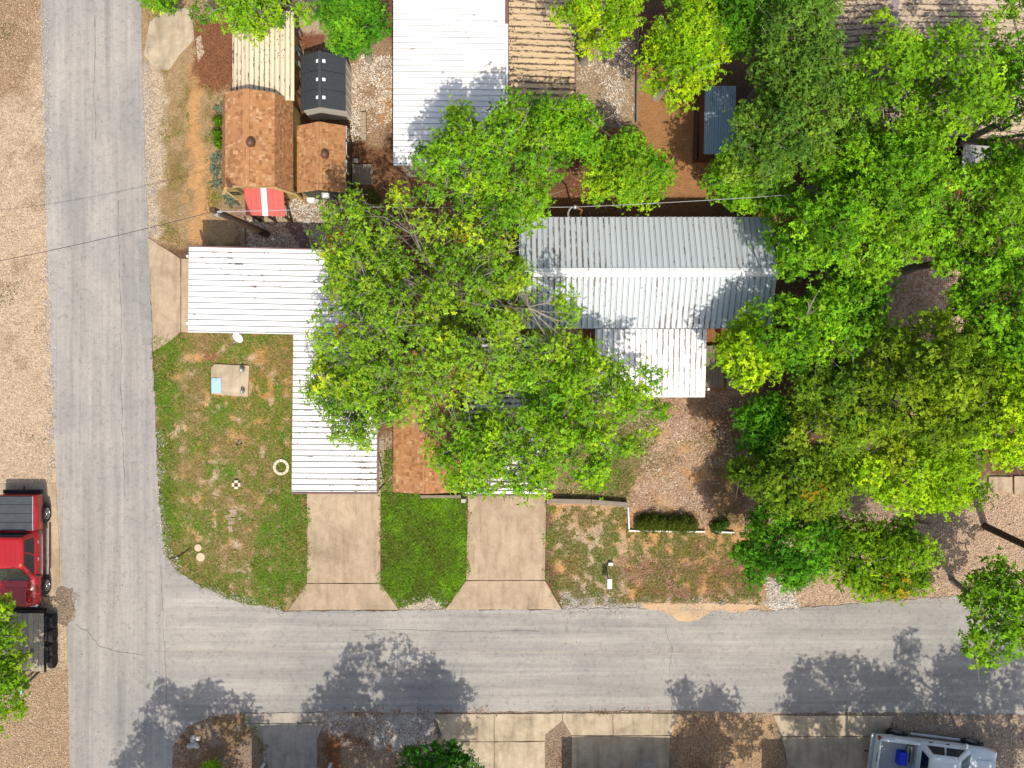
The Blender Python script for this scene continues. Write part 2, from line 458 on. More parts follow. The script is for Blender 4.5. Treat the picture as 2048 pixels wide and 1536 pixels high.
    zone([(1395, 1050), (1470, 1050), (1475, 1130), (1380, 1140)], (.46, .27, .125), .15, .4)
    zone([(1125, 1185), (1330, 1190), (1540, 1205), (1540, 1240), (1120, 1240)], (.37, .335, .295), 1, .25)
    zone([(1300, 1195), (1560, 1185), (1560, 1240), (1300, 1240)], (.43, .31, .2), .8, .3)
    zone([(1525, 1150), (1585, 1150), (1600, 1222), (1530, 1222)], (.47, .40, .33), 1, .2)
    zone([(1540, 1000), (2300, 930), (2300, 1230), (1580, 1222)], (.43, .315, .22), 1, .3)
    zone(R(1640, 935, 1900, 1060), (.30, .22, .17), 1, .5)
    zone([(1750, 520), (1960, 520), (1960, 660), (1750, 660)], (.42, .31, .22), .8, .4)
    zone([(1760, 640), (1870, 640), (1870, 760), (1740, 760)], (.46, .36, .27), .9, .4, .9)
    zone(R(1640, 780, 1830, 960), (.42, .31, .23), .9, .4, .9, (.9, .48, 26))
    # lawns: soil under the blades
    zone(R(1100, 800, 1480, 1060), (.5, .28, .115), .1, .2, .8, (.9, .60, 31))
    zone([(305, 660), (600, 655), (625, 1240), (480, 1222), (330, 1130)], (.27, .20, .085), .4, .1)
    zone([(430, 700), (590, 680), (590, 870), (440, 880)], (.42, .24, .085), .4, .6, .8)
    zone([(395, 930), (450, 900), (470, 1000), (540, 1110), (480, 1180), (400, 1080)], (.36, .27, .17), .6, .5, .7)
    zone([(340, 1000), (400, 990), (410, 1085), (350, 1110)], (.44, .29, .13), .3, .4, .6)
    zone(R(320, 690, 600, 1200), (.42, .33, .23), .7, .2, .9, (3.0, .52, 27))
    zone(R(320, 690, 600, 1100), (.48, .28, .10), .2, .2, .75, (2.4, .58, 28))
    zone([(400, 690), (430, 690), (430, 760), (400, 760)], (.24, .11, .06), .6, .3)
    zone([(758, 985), (945, 985), (935, 1175), (890, 1215), (800, 1215), (758, 1170)], (.14, .16, .04), .3, .1)
    zone([(800, 1190), (895, 1190), (895, 1230), (800, 1230)], (.42, .36, .29), 1, .2)
    # south side verges
    zone(R(330, 1415, 2400, 2000), (.25, .19, .14), 1, .15)
    zone([(650, 1430), (870, 1430), (870, 1510), (650, 1480)], (.36, .335, .31), 1, .3)
    zone(R(360, 1430, 500, 1700), (.19, .12, .065), .8, .3, .9, (1.5, .42, 29))
    zone(R(640, 1465, 700, 1540), (.16, .075, .035), .5, .3)
    zone(R(700, 1480, 860, 1510), (.16, .08, .04), .6, .3, .9, (1.6, .5, 30))
    zone([(1340, 1430), (1560, 1430), (1560, 1540), (1340, 1540)], (.37, .25, .15), 1, .4)
    zone([(1780, 1425), (2400, 1425), (2400, 1700), (1780, 1700)], (.34, .275, .22), 1, .3)
    nx, ny = X.shape
    idx = np.arange(nx * ny).reshape(nx, ny)
    q = np.stack([idx[:-1, :-1], idx[1:, :-1], idx[1:, 1:], idx[:-1, 1:]], -1).reshape(-1, 4)
    co = np.stack([X, Y, np.zeros_like(X)], -1).reshape(-1, 3)
    m = bpy.data.meshes.new('ground')
    m.vertices.add(len(co)); m.vertices.foreach_set('co', co.ravel())
    m.loops.add(q.size); m.loops.foreach_set('vertex_index', q.ravel().astype(np.int32))
    m.polygons.add(len(q)); m.polygons.foreach_set('loop_start', np.arange(0, q.size, 4, dtype=np.int32))
    m.update(calc_edges=True)
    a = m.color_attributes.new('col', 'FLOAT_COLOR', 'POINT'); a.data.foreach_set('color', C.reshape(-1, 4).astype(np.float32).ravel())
    t = NT('yard soil and gravel'); at = t.new('ShaderNodeAttribute', attribute_name='col'); p = t.pos()
    n1 = t.noise(p, 26, 5, .8); n2 = t.noise(p, 4, 5, .7); n3 = t.noise(p, 11, 4, .7)
    v = t.new('ShaderNodeTexVoronoi'); v.inputs['Scale'].default_value = 21; t.l(p, v.inputs['Vector'])
    vc = t.ramp(v.outputs['Color'], [(.15, (.62, .60, .58)), (.5, (1, 1, 1)), (.85, (1.38, 1.36, 1.32))])
    c = t.mix(1.0, at.outputs['Color'], t.ramp(n2, [(.28, (.82, .80, .79)), (.7, (1.14, 1.14, 1.13))]), 'MULTIPLY')
    c = t.mix(1.0, c, t.ramp(n1, [(.3, (.66, .64, .62)), (.7, (1.35, 1.35, 1.34))]), 'MULTIPLY')
    c = t.mix(t.math('MULTIPLY', at.outputs['Alpha'], .8), c, t.mix(1.0, c, vc, 'MULTIPLY'))
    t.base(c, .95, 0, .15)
    h = t.math('ADD', n1, t.math('MULTIPLY', v.outputs['Distance'], -1.0))
    t.bump(t.math('ADD', h, t.math('MULTIPLY', n3, 1.0)), .035, .8)
    m.materials.append(t.m)
    o = bpy.data.objects.new('ground', m); link(o); o['kind'] = 'structure'
ground()

def ragged(pts, step=.12, amp=.05, seed=0):
    """world outline from photo pixels, subdivided and made uneven"""
    P = [W(x, y) for x, y in pts]; out = []
    for i in range(len(P)):
        a, b = P[i], P[(i + 1) % len(P)]; k = max(1, int((b - a).length / step))
        if (b - a).length > 60: k = 4
        for j in range(k): out.append(a.lerp(b, j / k))
    xs = np.array([p.x for p in out]); ys = np.array([p.y for p in out])
    dx = (fbm(xs * 2.2, ys * 2.2, 40 + seed) - .5) * 2 * amp * 1.5 + (fbm(xs * 9, ys * 9, 45 + seed) - .5) * 2 * amp
    dy = (fbm(xs * 2.2, ys * 2.2, 50 + seed) - .5) * 2 * amp * 1.5 + (fbm(xs * 9, ys * 9, 55 + seed) - .5) * 2 * amp
    return [(a + b, c + d) for a, b, c, d in zip(xs, dx, ys, dy)]

def sheet(name, pts, z, mat, amp=.05, kind='structure', z0=-.02, seed=0):
    return MB().prism(ragged(pts, amp=amp, seed=seed), z0, z).build(name, mat, kind=kind)

# lanes
sheet('lane_road', [(85, -3000), (85, 0), (88, 200), (95, 500), (105, 750), (112, 950), (120, 1100), (133, 1245), (138, 1400), (142, 1536), (142, 4000),
      (345, 4000), (345, 1536), (347, 1490), (372, 1455), (420, 1432), (480, 1424), (480, 1226), (400, 1180), (352, 1140), (330, 1110), (318, 1000), (312, 850), (305, 700), (297, 480), (290, 300), (284, 100), (285, -3000)], .026, M['road_ns'], .04)
sheet('side_road', [(330, 1112), (355, 1142), (400, 1172), (480, 1205), (575, 1222), (800, 1221), (890, 1220), (1125, 1218), (1300, 1216), (1420, 1216), (1530, 1222), (1700, 1208), (1900, 1192), (2100, 1190), (5000, 1190),
      (5000, 1428), (2048, 1428), (1790, 1425), (1550, 1426), (1350, 1420), (870, 1424), (650, 1424), (480, 1425), (420, 1432), (372, 1456), (349, 1490), (335, 1520)], .030, M['road_ew'], .045, seed=3)
sheet('gravel_strip', [(277, 480), (297, 480), (302, 600), (305, 690), (284, 690), (279, 600)], .033, M['grey_gravel'], .03, seed=5)
sheet('road_crack', [(300, 1301.5), (900, 1300.5), (1500, 1307), (1730, 1312), (1730, 1313.4), (1500, 1308.6), (900, 1302), (300, 1303)], .0345, M['concrete_grey'], .012, seed=6)

def sandmat(name, c):
    t = NT(name); p = t.pos(); n = t.noise(p, 30, 4, .7); b = t.noise(p, 1.5, 4)
    t.base(t.mix(1.0, t.ramp(b, [(.3, sc(c, .85)), (.7, sc(c, 1.12))]), t.ramp(n, [(.3, (.75, .75, .75)), (.7, (1.2, 1.2, 1.2))]), 'MULTIPLY'), .95); t.bump(n, .01); return t.m
sheet('sand_spill', [(1285, 1206), (1420, 1205), (1520, 1208), (1500, 1220), (1428, 1224), (1400, 1236), (1378, 1245), (1345, 1234), (1325, 1222), (1290, 1219)], .037, sandmat('orange sand washed onto the road', (.50, .34, .20)), .10, seed=8)
sheet('dirt_tongue', [(112, 1178), (146, 1186), (154, 1212), (150, 1236), (134, 1246), (116, 1244)], .037, sandmat('dark gravelly dirt', (.19, .145, .105)), .2, seed=9)

# concrete drives: slabs with open joints
def drive(slabs, mat, name='driveway', z=.055):
    root = thing(name, None, None, W(*slabs[0][0]), kind='structure')
    for i, s_ in enumerate(slabs):
        c = Vector((sum(p[0] for p in s_) / len(s_), sum(p[1] for p in s_) / len(s_)))
        MB().prism(ragged([tuple(c + (Vector(p) - c) * .997) for p in s_], .2, .012, seed=i), -.05, z + .003 * (i % 2)).build('concrete_slab', mat, root, bevel=.012)
    return root
CG = M['concrete']
drive([[(614, 975), (762, 975), (761, 1130), (762, 1166), (614, 1166), (615, 1050)], [(614, 1167), (762, 1167), (798, 1219), (576, 1220)]], CG)
drive([[(936, 985), (1092, 985), (1090, 1160), (932, 1160)], [(932, 1161), (1090, 1161), (1124, 1218), (890, 1219)]], CG)
drive([[(296, 475), (362, 517), (362, 665), (330, 690), (307, 704), (303, 600)], [(363, 517), (395, 517), (395, 665), (363, 665)]], CG)
drive([[(490, 1426), (648, 1424), (648, 1444), (490, 1446)], [(490, 1447), (648, 1445), (634, 1478), (637, 1700), (530, 1700), (527, 1484)]], M['concrete_grey'])
drive([[(871, 1427), (988, 1427), (988, 1482), (886, 1482)], [(989, 1427), (1124, 1426), (1124, 1440), (1091, 1468), (1091, 1481), (989, 1482)], [(886, 1483), (988, 1483), (988, 1700), (900, 1700)], [(989, 1483), (1090, 1482), (1090, 1700), (989, 1700)]], M['concrete_pale'])
drive([[(1125, 1426), (1225, 1426), (1225, 1470), (1143, 1470), (1125, 1440)], [(1226, 1426), (1357, 1426), (1342, 1470), (1226, 1470)], [(1143, 1471), (1341, 1471), (1330, 1700), (1143, 1700)]], M['concrete_pale'])
drive([[(1546, 1430), (1787, 1431), (1770, 1472), (1563, 1472)], [(1563, 1473), (1770, 1473), (1762, 1700), (1575, 1700), (1572, 1510)]], M['concrete_pale'])
drive([[(-300, 968), (112, 966), (120, 1100), (122, 1180), (-300, 1185)]], M['concrete'], 'parking_pad', .03)
drive([[(300, 45), (330, 18), (385, 15), (390, 80), (360, 110), (340, 140), (310, 140), (288, 110)]], M['concrete_pale'], 'broken_pad', .05)
drive([[(392, 78), (402, 70), (410, 105), (396, 125)]], M['concrete_pale'], 'broken_pad', .03)
drive([[(757, 880), (768, 880), (768, 975), (757, 975)]], M['concrete_pale'], 'side_path', .04)
drive([[(1975, 953), (2022, 953), (2022, 984), (1972, 984)], [(2026, 952), (2100, 952), (2100, 988), (2026, 988)]], M['concrete'], 'patio_slab', .12)
drive([[(1453, 755), (1500, 755), (1500, 777), (1453, 777)]], M['concrete_grey'], 'patio_slab', .08)
drive([[(1085, 655), (1160, 655), (1160, 690), (1085, 690)]], M['concrete'], 'patio_slab', .04)
drive([[(745, 520), (790, 520), (790, 580), (745, 580)]], M['concrete_grey'], 'patio_slab', .04)

# ------------------------------------------------------------------ buildings
def ribbed(roof, O, U, V, pitch, mat, ribw=.034, ribh=.04, name='roof_panel', r=None):
    O, U, V = Vector(O), Vector(U), Vector(V)
    N = U.cross(V).normalized()
    if N.z < 0: N = -N
    Lu = U.length; u = U / Lu; n = max(1, round(Lu / pitch)); p = Lu / n
    g = min(.032, p * .14)
    prof = [(0, 0), (.007, ribh), (ribw, ribh), (ribw + .007, 0), (ribw + .009, -.02), (ribw + g, -.02), (ribw + g + .002, 0), (p * .6, -.003), (p + .001, 0)]
    b = MB(); vs_ = []
    for q in (0, 1):
        for a, h in prof: vs_.append(u * a + N * h + V * q)
    for a, h in prof: vs_.append(u * a + N * (h - .02) + V * 1)      # turned-down ends
    for a, h in prof: vs_.append(u * a + N * (h - .02))
    k = len(prof); fs = []
    for i in range(k - 1):
        fs += [(i, i + 1, k + i + 1, k + i), (k + i, k + i + 1, 2 * k + i + 1, 2 * k + i), (3 * k + i, 3 * k + i + 1, i + 1, i)]
    m = bpy.data.meshes.new(name); m.from_pydata([tuple(v) for v in vs_], [], fs); m.materials.append(mat); m.materials.append(M['seam'])
    for i, f in enumerate(fs):
        if i // 3 in (3, 4) and i % 3 == 0: m.polygons[i].material_index = 1  # lap seam groove coloured dark, painting in the shadow gap beside the rib
    for i in range(n):
        inst(m, name, roof, O + u * (p * i) + N * random.uniform(-.004, .004))

def slab(O, U, V, t, off, grow=0.0):
    O, U, V = Vector(O), Vector(U), Vector(V); N = U.cross(V).normalized()
    if N.z < 0: N = -N
    u, v = U.normalized() * grow, V.normalized() * grow
    O = O - u - v; U = U + 2 * u; V = V + 2 * v
    a = [O, O + U, O + U + V, O + V]
    P = [q - N * (off + t) for q in a] + [q - N * off for q in a]
    return P, [(3, 2, 1, 0), (4, 5, 6, 7), (0, 1, 5, 4), (1, 2, 6, 5), (2, 3, 7, 6), (3, 0, 4, 7)]

def metal_roof(root, O, U, V, pitch, mat, trim, grow=.01, **k):
    P, F = slab(O, U, V, .06, .03, grow)
    roof = MB().add(P, F).build('roof', trim, root, fixn=True)
    ribbed(roof, O, U, V, pitch, mat, **k)
    return roof

def posts(root, pts, h, mat, w=.09):
    for p in pts:
        MB().box((p[0], p[1], h / 2), (w, w, h)).build('post', mat, root, bevel=.01)

def wallbox(root, x0, y0, x1, y1, h, mat, t=.12):
    for a, b, c, d in ((x0, y0, x1, y0 + t), (x0, y1 - t, x1, y1), (x0, y0 + t, x0 + t, y1 - t), (x1 - t, y0 + t, x1, y1 - t)):
        MB().box(((a + c) / 2, (b + d) / 2, h / 2), (c - a, d - b, h)).build('wall', mat, root)

def from_px(tl, tr, bl, h, hr=None, hb=None):
    hr = h if hr is None else hr; hb = h if hb is None else hb
    A = W(*tl, h); B = W(*tr, hr); C_ = W(*bl, hb)
    return A, B - A, C_ - A

def leaf_scatter_on(root, O, U, V, n, cols, smin=.04, smax=.1, name='leaf_debris', seed=0, fn=None):
    r = np.random.default_rng(seed)
    a, b = r.random(n), r.random(n)
    if fn is not None:
        k = fn(a, b) > r.random(n); a, b = a[k], b[k]
    O, U, V = np.array(O), np.array(U), np.array(V)
    N = np.cross(U, V); N = N / np.linalg.norm(N); N = N if N[2] > 0 else -N
    P = O + a[:, None] * U + b[:, None] * V + N * (.01 + .03 * r.random(len(a)))[:, None]
    nn = N + r.normal(0, .35, (len(a), 3))
    c = np.array(cols)[r.integers(0, len(cols), len(a))] * (.6 + .7 * r.random((len(a), 1)))
    o = leaves(name, P - np.array(WO[root.name]), nn, r.uniform(smin, smax, len(a)), .55, c, M['litter'], root, seed)
    o['kind'] = 'stuff'
    return o

def leaves(name, P, N, L, wr, colr, mat, parent=None, seed=0, T=None):
    """one folded quad per leaf"""
    r = np.random.default_rng(seed + 991)
    n = len(P); N = N / np.linalg.norm(N, axis=1, keepdims=True)
    if T is None:
        T = r.normal(0, 1, (n, 3))
    T = T - (T * N).sum(1, keepdims=True) * N; T /= np.linalg.norm(T, axis=1, keepdims=True) + 1e-9
    B = np.cross(N, T); L = np.asarray(L)[:, None] if np.ndim(L) else np.full((n, 1), L); Wd = L * wr
    co = np.empty((n, 4, 3))
    co[:, 0] = P; co[:, 1] = P + T * L * .52 + B * Wd * .5 + N * Wd * .16
    co[:, 2] = P + T * L - N * L * .12; co[:, 3] = P + T * L * .52 - B * Wd * .5 + N * Wd * .16
    m = bpy.data.meshes.new(name)
    m.vertices.add(4 * n); m.vertices.foreach_set('co', co.ravel())
    m.loops.add(4 * n); m.loops.foreach_set('vertex_index', np.arange(4 * n, dtype=np.int32))
    m.polygons.add(n); m.polygons.foreach_set('loop_start', np.arange(0, 4 * n, 4, dtype=np.int32))
    m.update(calc_edges=True)
    a = m.color_attributes.new('col', 'FLOAT_COLOR', 'POINT')
    cc = np.ones((n, 4, 4), np.float32); cc[..., :3] = np.clip(colr, 0.002, 1)[:, None, :]
    a.data.foreach_set('color', cc.ravel())
    m.materials.append(mat)
    o = bpy.data.objects.new(name, m); link(o, parent)
    WO[o.name] = WO[parent.name] if parent is not None else Vector((0, 0, 0))
    return o

SH_COLS = [(.40, .20, .09)] * 4 + [(.42, .215, .10), (.38, .187, .084), (.33, .157, .07), (.47, .275, .15), (.29, .134, .06)]
def shingled(root, O, U, V, seed=0, cols=SH_COLS, course=.125, name='shingles'):
    """U runs along the eave, V runs up the slope"""
    r = random.Random(seed); O, U, V = Vector(O), Vector(U), Vector(V)
    N = U.cross(V).normalized(); N = N if N.z > 0 else -N
    Lu, Lv = U.length, V.length; u, v = U / Lu, V / Lv; n = max(1, round(Lv / course)); c = Lv / n
    b = MB()
    for j in range(n):
        a = -r.uniform(0, .15)
        while a < Lu:
            w = r.choice((.06, .08, .10, .13, .16)) * r.uniform(.85, 1.15); a0, a1 = max(a, 0), min(a + w, Lu); a += w
            if a1 - a0 < .02: continue
            th = r.choice((.014, .014, .022)); k = r.choice(cols); f = r.uniform(.9, 1.1); k = tuple(x * f for x in k)
            e = O + v * (j * c); g = e + v * min(c * 1.35, Lv - j * c)
            P = [e + u * a0 + N * .004, e + u * (a1 - .004) + N * .004, e + u * a0 + N * th, e + u * (a1 - .004) + N * th, g + u * a0 + N * .005, g + u * (a1 - .004) + N * .005]
            b.add(P, [(0, 1, 3, 2), (2, 3, 5, 4), (0, 2, 4), (1, 5, 3)], k)
    o = b.build(name, M['shingle'], root, fixn=False); o['kind'] = 'stuff'
    return o

def cap_strip(root, A, B, w, t, mat, name='ridge_cap'):
    A, B = Vector(A), Vector(B)
    d = (B - A).normalized(); s_ = d.cross(Vector((0, 0, 1))).normalized()
    P = []
    for q in (A, B):
        P += [q - s_ * w + Vector((0, 0, -t)), q + Vector((0, 0, .01)), q + s_ * w + Vector((0, 0, -t))]
    return MB().add(P, [(0, 3, 4, 1), (1, 4, 5, 2)]).build(name, mat, root)

# --- west carport (white, long)
O, U, V = from_px((377, 664), (377, 493.5), (0, 0), 3.05)
root = thing('carport', 'long white ribbed metal carport beside the lane, its west end over the short driveway', 'carport', W(560, 590))
A, B, C_ = W(376.5, 664, 3.0), W(378, 494, 3.1), W(748, 671, 3.0)
metal_roof(root, A, B - A, C_ - A, .222, M['white_roof'], M['white_metal'])
posts(root, [W(x, y) for x in (420, 560, 690) for y in (530, 655)], 2.95, M['white_metal'])
MB().beam(W(748.5, 503, 3.1), W(748.5, 671, 3.02), .05, .12).build('end_trim', M['white_metal'], root)
MB().beam(W(377, 493, 3.06), W(747, 501.5, 3.06), .05, .1).build('gutter', M['brown_trim'], root)
MB().box((W(700, 588).x, W(700, 588).y, 1.3), (.1, 2.9, 2.6)).build('wall', M['cream_wall'], root)
leaf_scatter_on(root, A, B - A, C_ - A, 900, [(.2, .12, .07), (.12, .08, .05)], .03, .07, seed=1, fn=lambda a, b: np.clip((b - .55) * 1.4, 0, .8))
# --- south-west carport (B)
root = thing('carport', 'white ribbed carport with mauve gutter beside the lawn, at the top of the flared driveway', 'carport', W(680, 830))
A, B, C_ = W(583.5, 983, 2.82), W(587, 660, 2.9), W(753.5, 984, 2.78)
metal_roof(root, A, B - A, C_ - A, .222, M['white_roof_worn'], M['brown_trim'])
posts(root, [W(x, y) for x in (625, 745) for y in (700, 830, 965)], 2.7, M['brown_trim'])
MB().beam(W(756, 670, 2.76), W(755, 986, 2.74), .07, .13).build('gutter', M['brown_trim'], root, bevel=.01)
MB().beam(W(583, 986, 2.8), W(756.5, 986.5, 2.76), .07, .12).build('gutter', M['brown_trim'], root, bevel=.01)
MB().beam(W(757, 980, 2.7), W(768, 968, .4), .05, .05).build('downpipe', M['brown_trim'], root)
leaf_scatter_on(root, A, B - A, C_ - A, 2600, [(.2, .12, .07), (.14, .09, .05), (.3, .2, .12)], .03, .08, seed=2, fn=lambda a, b: np.clip(b * .6 + a * .5 - .35, .02, .9))
# --- centre carport (C)
root = thing('carport', 'white ribbed carport strewn with leaf litter, half under the oak branches', 'carport', W(1010, 830))
A, B, C_ = W(928, 988, 2.62), W(927, 676, 2.7), W(1093, 988, 2.62)
metal_roof(root, A, B - A, C_ - A, .222, M['white_roof_dirty'], M['brown_trim'])
posts(root, [W(x, y) for x in (945, 1080) for y in (700, 830, 970)], 2.5, M['brown_trim'])
MB().beam(W(926, 990, 2.58), W(1095, 990.5, 2.58), .08, .13).build('gutter', M['brown_trim'], root, bevel=.01)
MB().beam(W(927, 985, 2.68), W(1092, 985, 2.68), .1, .03).build('end_trim', M['ridge_white'], root)
MB().box((W(929, 997).x, W(929, 997).y, .45), (.18, .16, .9)).build('meter_box', M['block_grey'], root, bevel=.01)
leaf_scatter_on(root, A, B - A, C_ - A, 9000, [(.17, .1, .06), (.12, .07, .045), (.24, .15, .09)], .03, .09, seed=3, fn=lambda a, b: (np.abs(((a * 29.6) % 1) - .1) < .22) * .5 + .05)
# --- shingled shed under the oak (D)
root = thing('garden_shed', 'orange shingled shed between the two white carports, half under the oak', 'shed', W(856, 880))
hr, he = 2.75, 2.05
yr0, yr1 = W(850, 988, hr).y, W(850, 700, hr).y
xr = W(851, 0, hr).x; xl = W(787, 0, he).x; xrr = 2 * xr - xl
wallbox(root, xl + .12, yr0 + .12, xrr - .12, yr1 - .12, he - .02, M['brown_wall'])
P, F = slab((xl, yr0, he), (0, yr1 - yr0, 0), (xr - xl, 0, hr - he), .05, .0)
rf = MB().add(P, F)
P, F = slab((xrr, yr0, he), (0, yr1 - yr0, 0), (xr - xrr, 0, hr - he), .05, .0); rf.add(P, F)
rf = rf.build('roof', M['brown_wall'], root, fixn=True)
shingled(rf, (xl, yr0, he), (0, yr1 - yr0, 0), (xr - xl, 0, hr - he), 4)
shingled(rf, (xrr, yr0, he), (0, yr1 - yr0, 0), (xr - xrr, 0, hr - he), 5)
shingled(rf, (xr - .12, yr0, hr - .035), (.24, 0, 0), (0, yr1 - yr0, 0), 6, [(.39, .194, .088)], .2, 'ridge_shingles')
MB().box((W(882, 992).x, W(882, 992).y, .12), (1.7, .12, .24)).build('sill_board', M['wood_grey_x'], root, bevel=.01)
leaf_scatter_on(rf, (xrr, yr0, he), (0, yr1 - yr0, 0), (xr - xrr, 0, hr - he), 400, [(.2, .12, .07)], .04, .08, seed=9)

# --- main grey house (E) and porch extension (F)
root = thing('house', 'house with rust-flecked grey seam metal gable roof and white ridge, right of the big oak', 'house', W(1310, 545))
hr, he = 3.7, 2.55
xw, xe = W(1038, 0, he).x, W(1547, 0, 3.1).x
yn, ym, ysn = W(0, 434, he).y, W(0, 543, hr).y, W(0, 657, he).y
wallbox(root, xw + .3, ysn + .3, xe - .3, yn - .3, he - .05, M['cream_wall'])
gb = MB()
for x in (xw + .3, xe - .42):
    gb.add([(x, ysn + .3, he - .06), (x, yn - .3, he - .06), (x, ym, hr - .2), (x + .12, ysn + .3, he - .06), (x + .12, yn - .3, he - .06), (x + .12, ym, hr - .2)], [(0, 1, 2), (5, 4, 3), (0, 3, 4, 1), (1, 4, 5, 2), (2, 5, 3, 0)])
gb.build('gable', M['cream_wall'], root)
metal_roof(root, (xw, yn, he), (xe - xw, 0, 0), (0, ym - yn, hr - he), .222, M['grey_roof'], M['steel'])
metal_roof(root, (xw, ysn, he), (xe - xw, 0, 0), (0, ym - ysn, hr - he), .222, M['grey_roof'], M['steel'])
cap_strip(root, (xw - .02, ym - .02, hr + .05), (xe + .02, ym - .02, hr + .05), .17, .085, M['ridge_white'])
leaf_scatter_on(root, (xw, ysn, he + .01), (xe - xw, 0, 0), (0, ym - ysn, hr - he), 700, [(.18, .09, .05), (.1, .05, .03)], .03, .07, seed=5, fn=lambda a, b: np.clip(.7 - a, .03, .7))
root2 = thing('porch_extension', 'white seam metal porch roof attached to the south side of the grey house', 'porch', W(1300, 730))
A, B, C_ = W(1191, 658.5, 2.5), W(1414, 658.5, 2.5), W(1188, 791, 2.12)
U2 = Vector(((W(1412, 0, 2.35).x) - A.x, 0, 0)); V2 = Vector((0, C_.y - A.y, C_.z - A.z))
metal_roof(root2, A, U2, V2, .222, M['ext_roof'], M['white_metal'])
posts(root2, [W(x, 778) for x in (1205, 1300, 1398)], 2.05, M['white_metal'])
MB().beam(A + V2 + Vector((0, -.04, -.03)), A + V2 + U2 + Vector((0, -.04, -.03)), .06, .1).build('gutter', M['white_metal'], root2)
leaf_scatter_on(root2, A, U2, V2, 500, [(.18, .09, .05)], .03, .07, seed=6, fn=lambda a, b: np.clip(.6 - a, .02, .6))

# --- north white house (G) with tan lean-to (H)
root = thing('house', 'house with bright white ribbed metal roof at the top edge, beside the tan roof', 'house', W(900, 150))
A, B, C_ = W(787, 330, 3.25), W(786, -120, 3.25), W(1010, 330, 3.1)
U2 = Vector((0, B.y - A.y, 0)); V2 = Vector((W(1010, 0, 3.1).x - A.x, 0, -.15))
metal_roof(root, A, U2, V2, .222, M['white_roof'], M['white_metal'])
wallbox(root, A.x + .2, A.y + .2, A.x + V2.x - .1, B.y - .2, 2.85, M['cream_wall'])
MB().beam(W(1013.5, 48, 3.1), W(1014, 330, 3.1), .1, .1).build('gutter', M['white_metal'], root, bevel=.01)
MB().beam(W(1012.5, -120, 3.06), W(1013, 47, 3.06), .12, .1).build('gutter', M['brown_trim'], root, bevel=.01)
px_ = MB()
P, F = slab(A + U2 * .42 + V2 * .62, U2 * .075, V2 * .38, .006, -.05); px_.add(P, F)
px_.build('patch_sheet', simple('cream patch sheet', (.74, .72, .65), .5, var=.06), root, fixn=True)
root = thing('lean_to', 'tan ribbed lean-to roof streaked with black grime, right of the bright white roof', 'lean-to', W(1085, 120))
A = W(1017.5, 252, 2.9); B = W(1017.5, -120, 2.9); xe2 = W(1149, 0, 2.6).x
U2 = Vector((0, B.y - A.y, 0)); V2 = Vector((xe2 - A.x, 0, -.3))
metal_roof(root, A, U2, V2, .245, M['tan_roof'], M['brown_trim'])
posts(root, [W(1140, y) for y in (30, 120, 215)], 2.4, M['brown_trim'])
MB().beam(W(1150.5, -100, 2.56), W(1150.5, 252, 2.56), .06, .1).build('gutter', M['brown_trim'], root)
leaf_scatter_on(root, A, U2, V2, 5200, [(.06, .035, .03), (.12, .07, .045)], .04, .1, seed=8, fn=lambda a, b: np.exp(-b * 14) * .9 + .06 + .15 * (a > .75))

# --- north-west cabin group
root = thing('cabin', 'long cabin with beige ribbed metal roof behind the orange barn shed', 'cabin', W(525, 110))
A = W(466, 200, 2.55); xe2 = W(587, 0, 2.6).x; yt = W(0, 22, 2.55).y
xm = W(495, 0, 2.9).x
metal_roof(root, (A.x, A.y, 2.55), (xm - A.x, 0, .3), (0, yt - A.y, 0), .19, M['beige_roof'], M['yellow_wall'])
metal_roof(root, (xm, A.y, 2.85), (xe2 - xm, 0, -.35), (0, yt - A.y, 0), .19, M['beige_roof'], M['yellow_wall'])
wallbox(root, A.x + .15, A.y + .1, xe2 - .35, yt - .15, 2.45, M['yellow_wall'])
MB().beam((A.x, yt + .03, 2.62), (xm + .5, yt + .03, 2.72), .05, .1).build('end_trim', M['white_metal'], root)
for y in (70, 110, 150, 185):
    MB().beam(W(585, y - 8, 2.5), W(601, y + 10, 1.2), .06, .06).build('brace', M['brown_wall'], root)
leaf_scatter_on(root, (xm, A.y, 2.86), (xe2 - xm, 0, -.35), (0, yt - A.y, 0), 1400, [(.05, .03, .025), (.1, .05, .03)], .03, .08, seed=12, fn=lambda a, b: np.clip(b - .3, 0, 1) * (np.abs((a * 11) % 1 - .2) < .25))

def vent(root, p, r):
    t = MB().lathe(p, [(r * .75, -.12), (r * .75, .06), (r * 1.0, .1), (r * 1.03, .2), (r * .9, .29), (r * .6, .35), (r * .2, .375)], 20).build('turbine_vent', M['terracotta'], root, smooth=True)
    f = MB()
    for k in range(20):
        a = 2 * math.pi * k / 20
        f.beam(Vector(p) + Vector((r * 1.02 * math.cos(a), r * 1.02 * math.sin(a), .12)), Vector(p) + Vector((r * .62 * math.cos(a + .12), r * .62 * math.sin(a + .12), .355)), .012, .02)
    f.build('fins', M['brown_trim'], t)

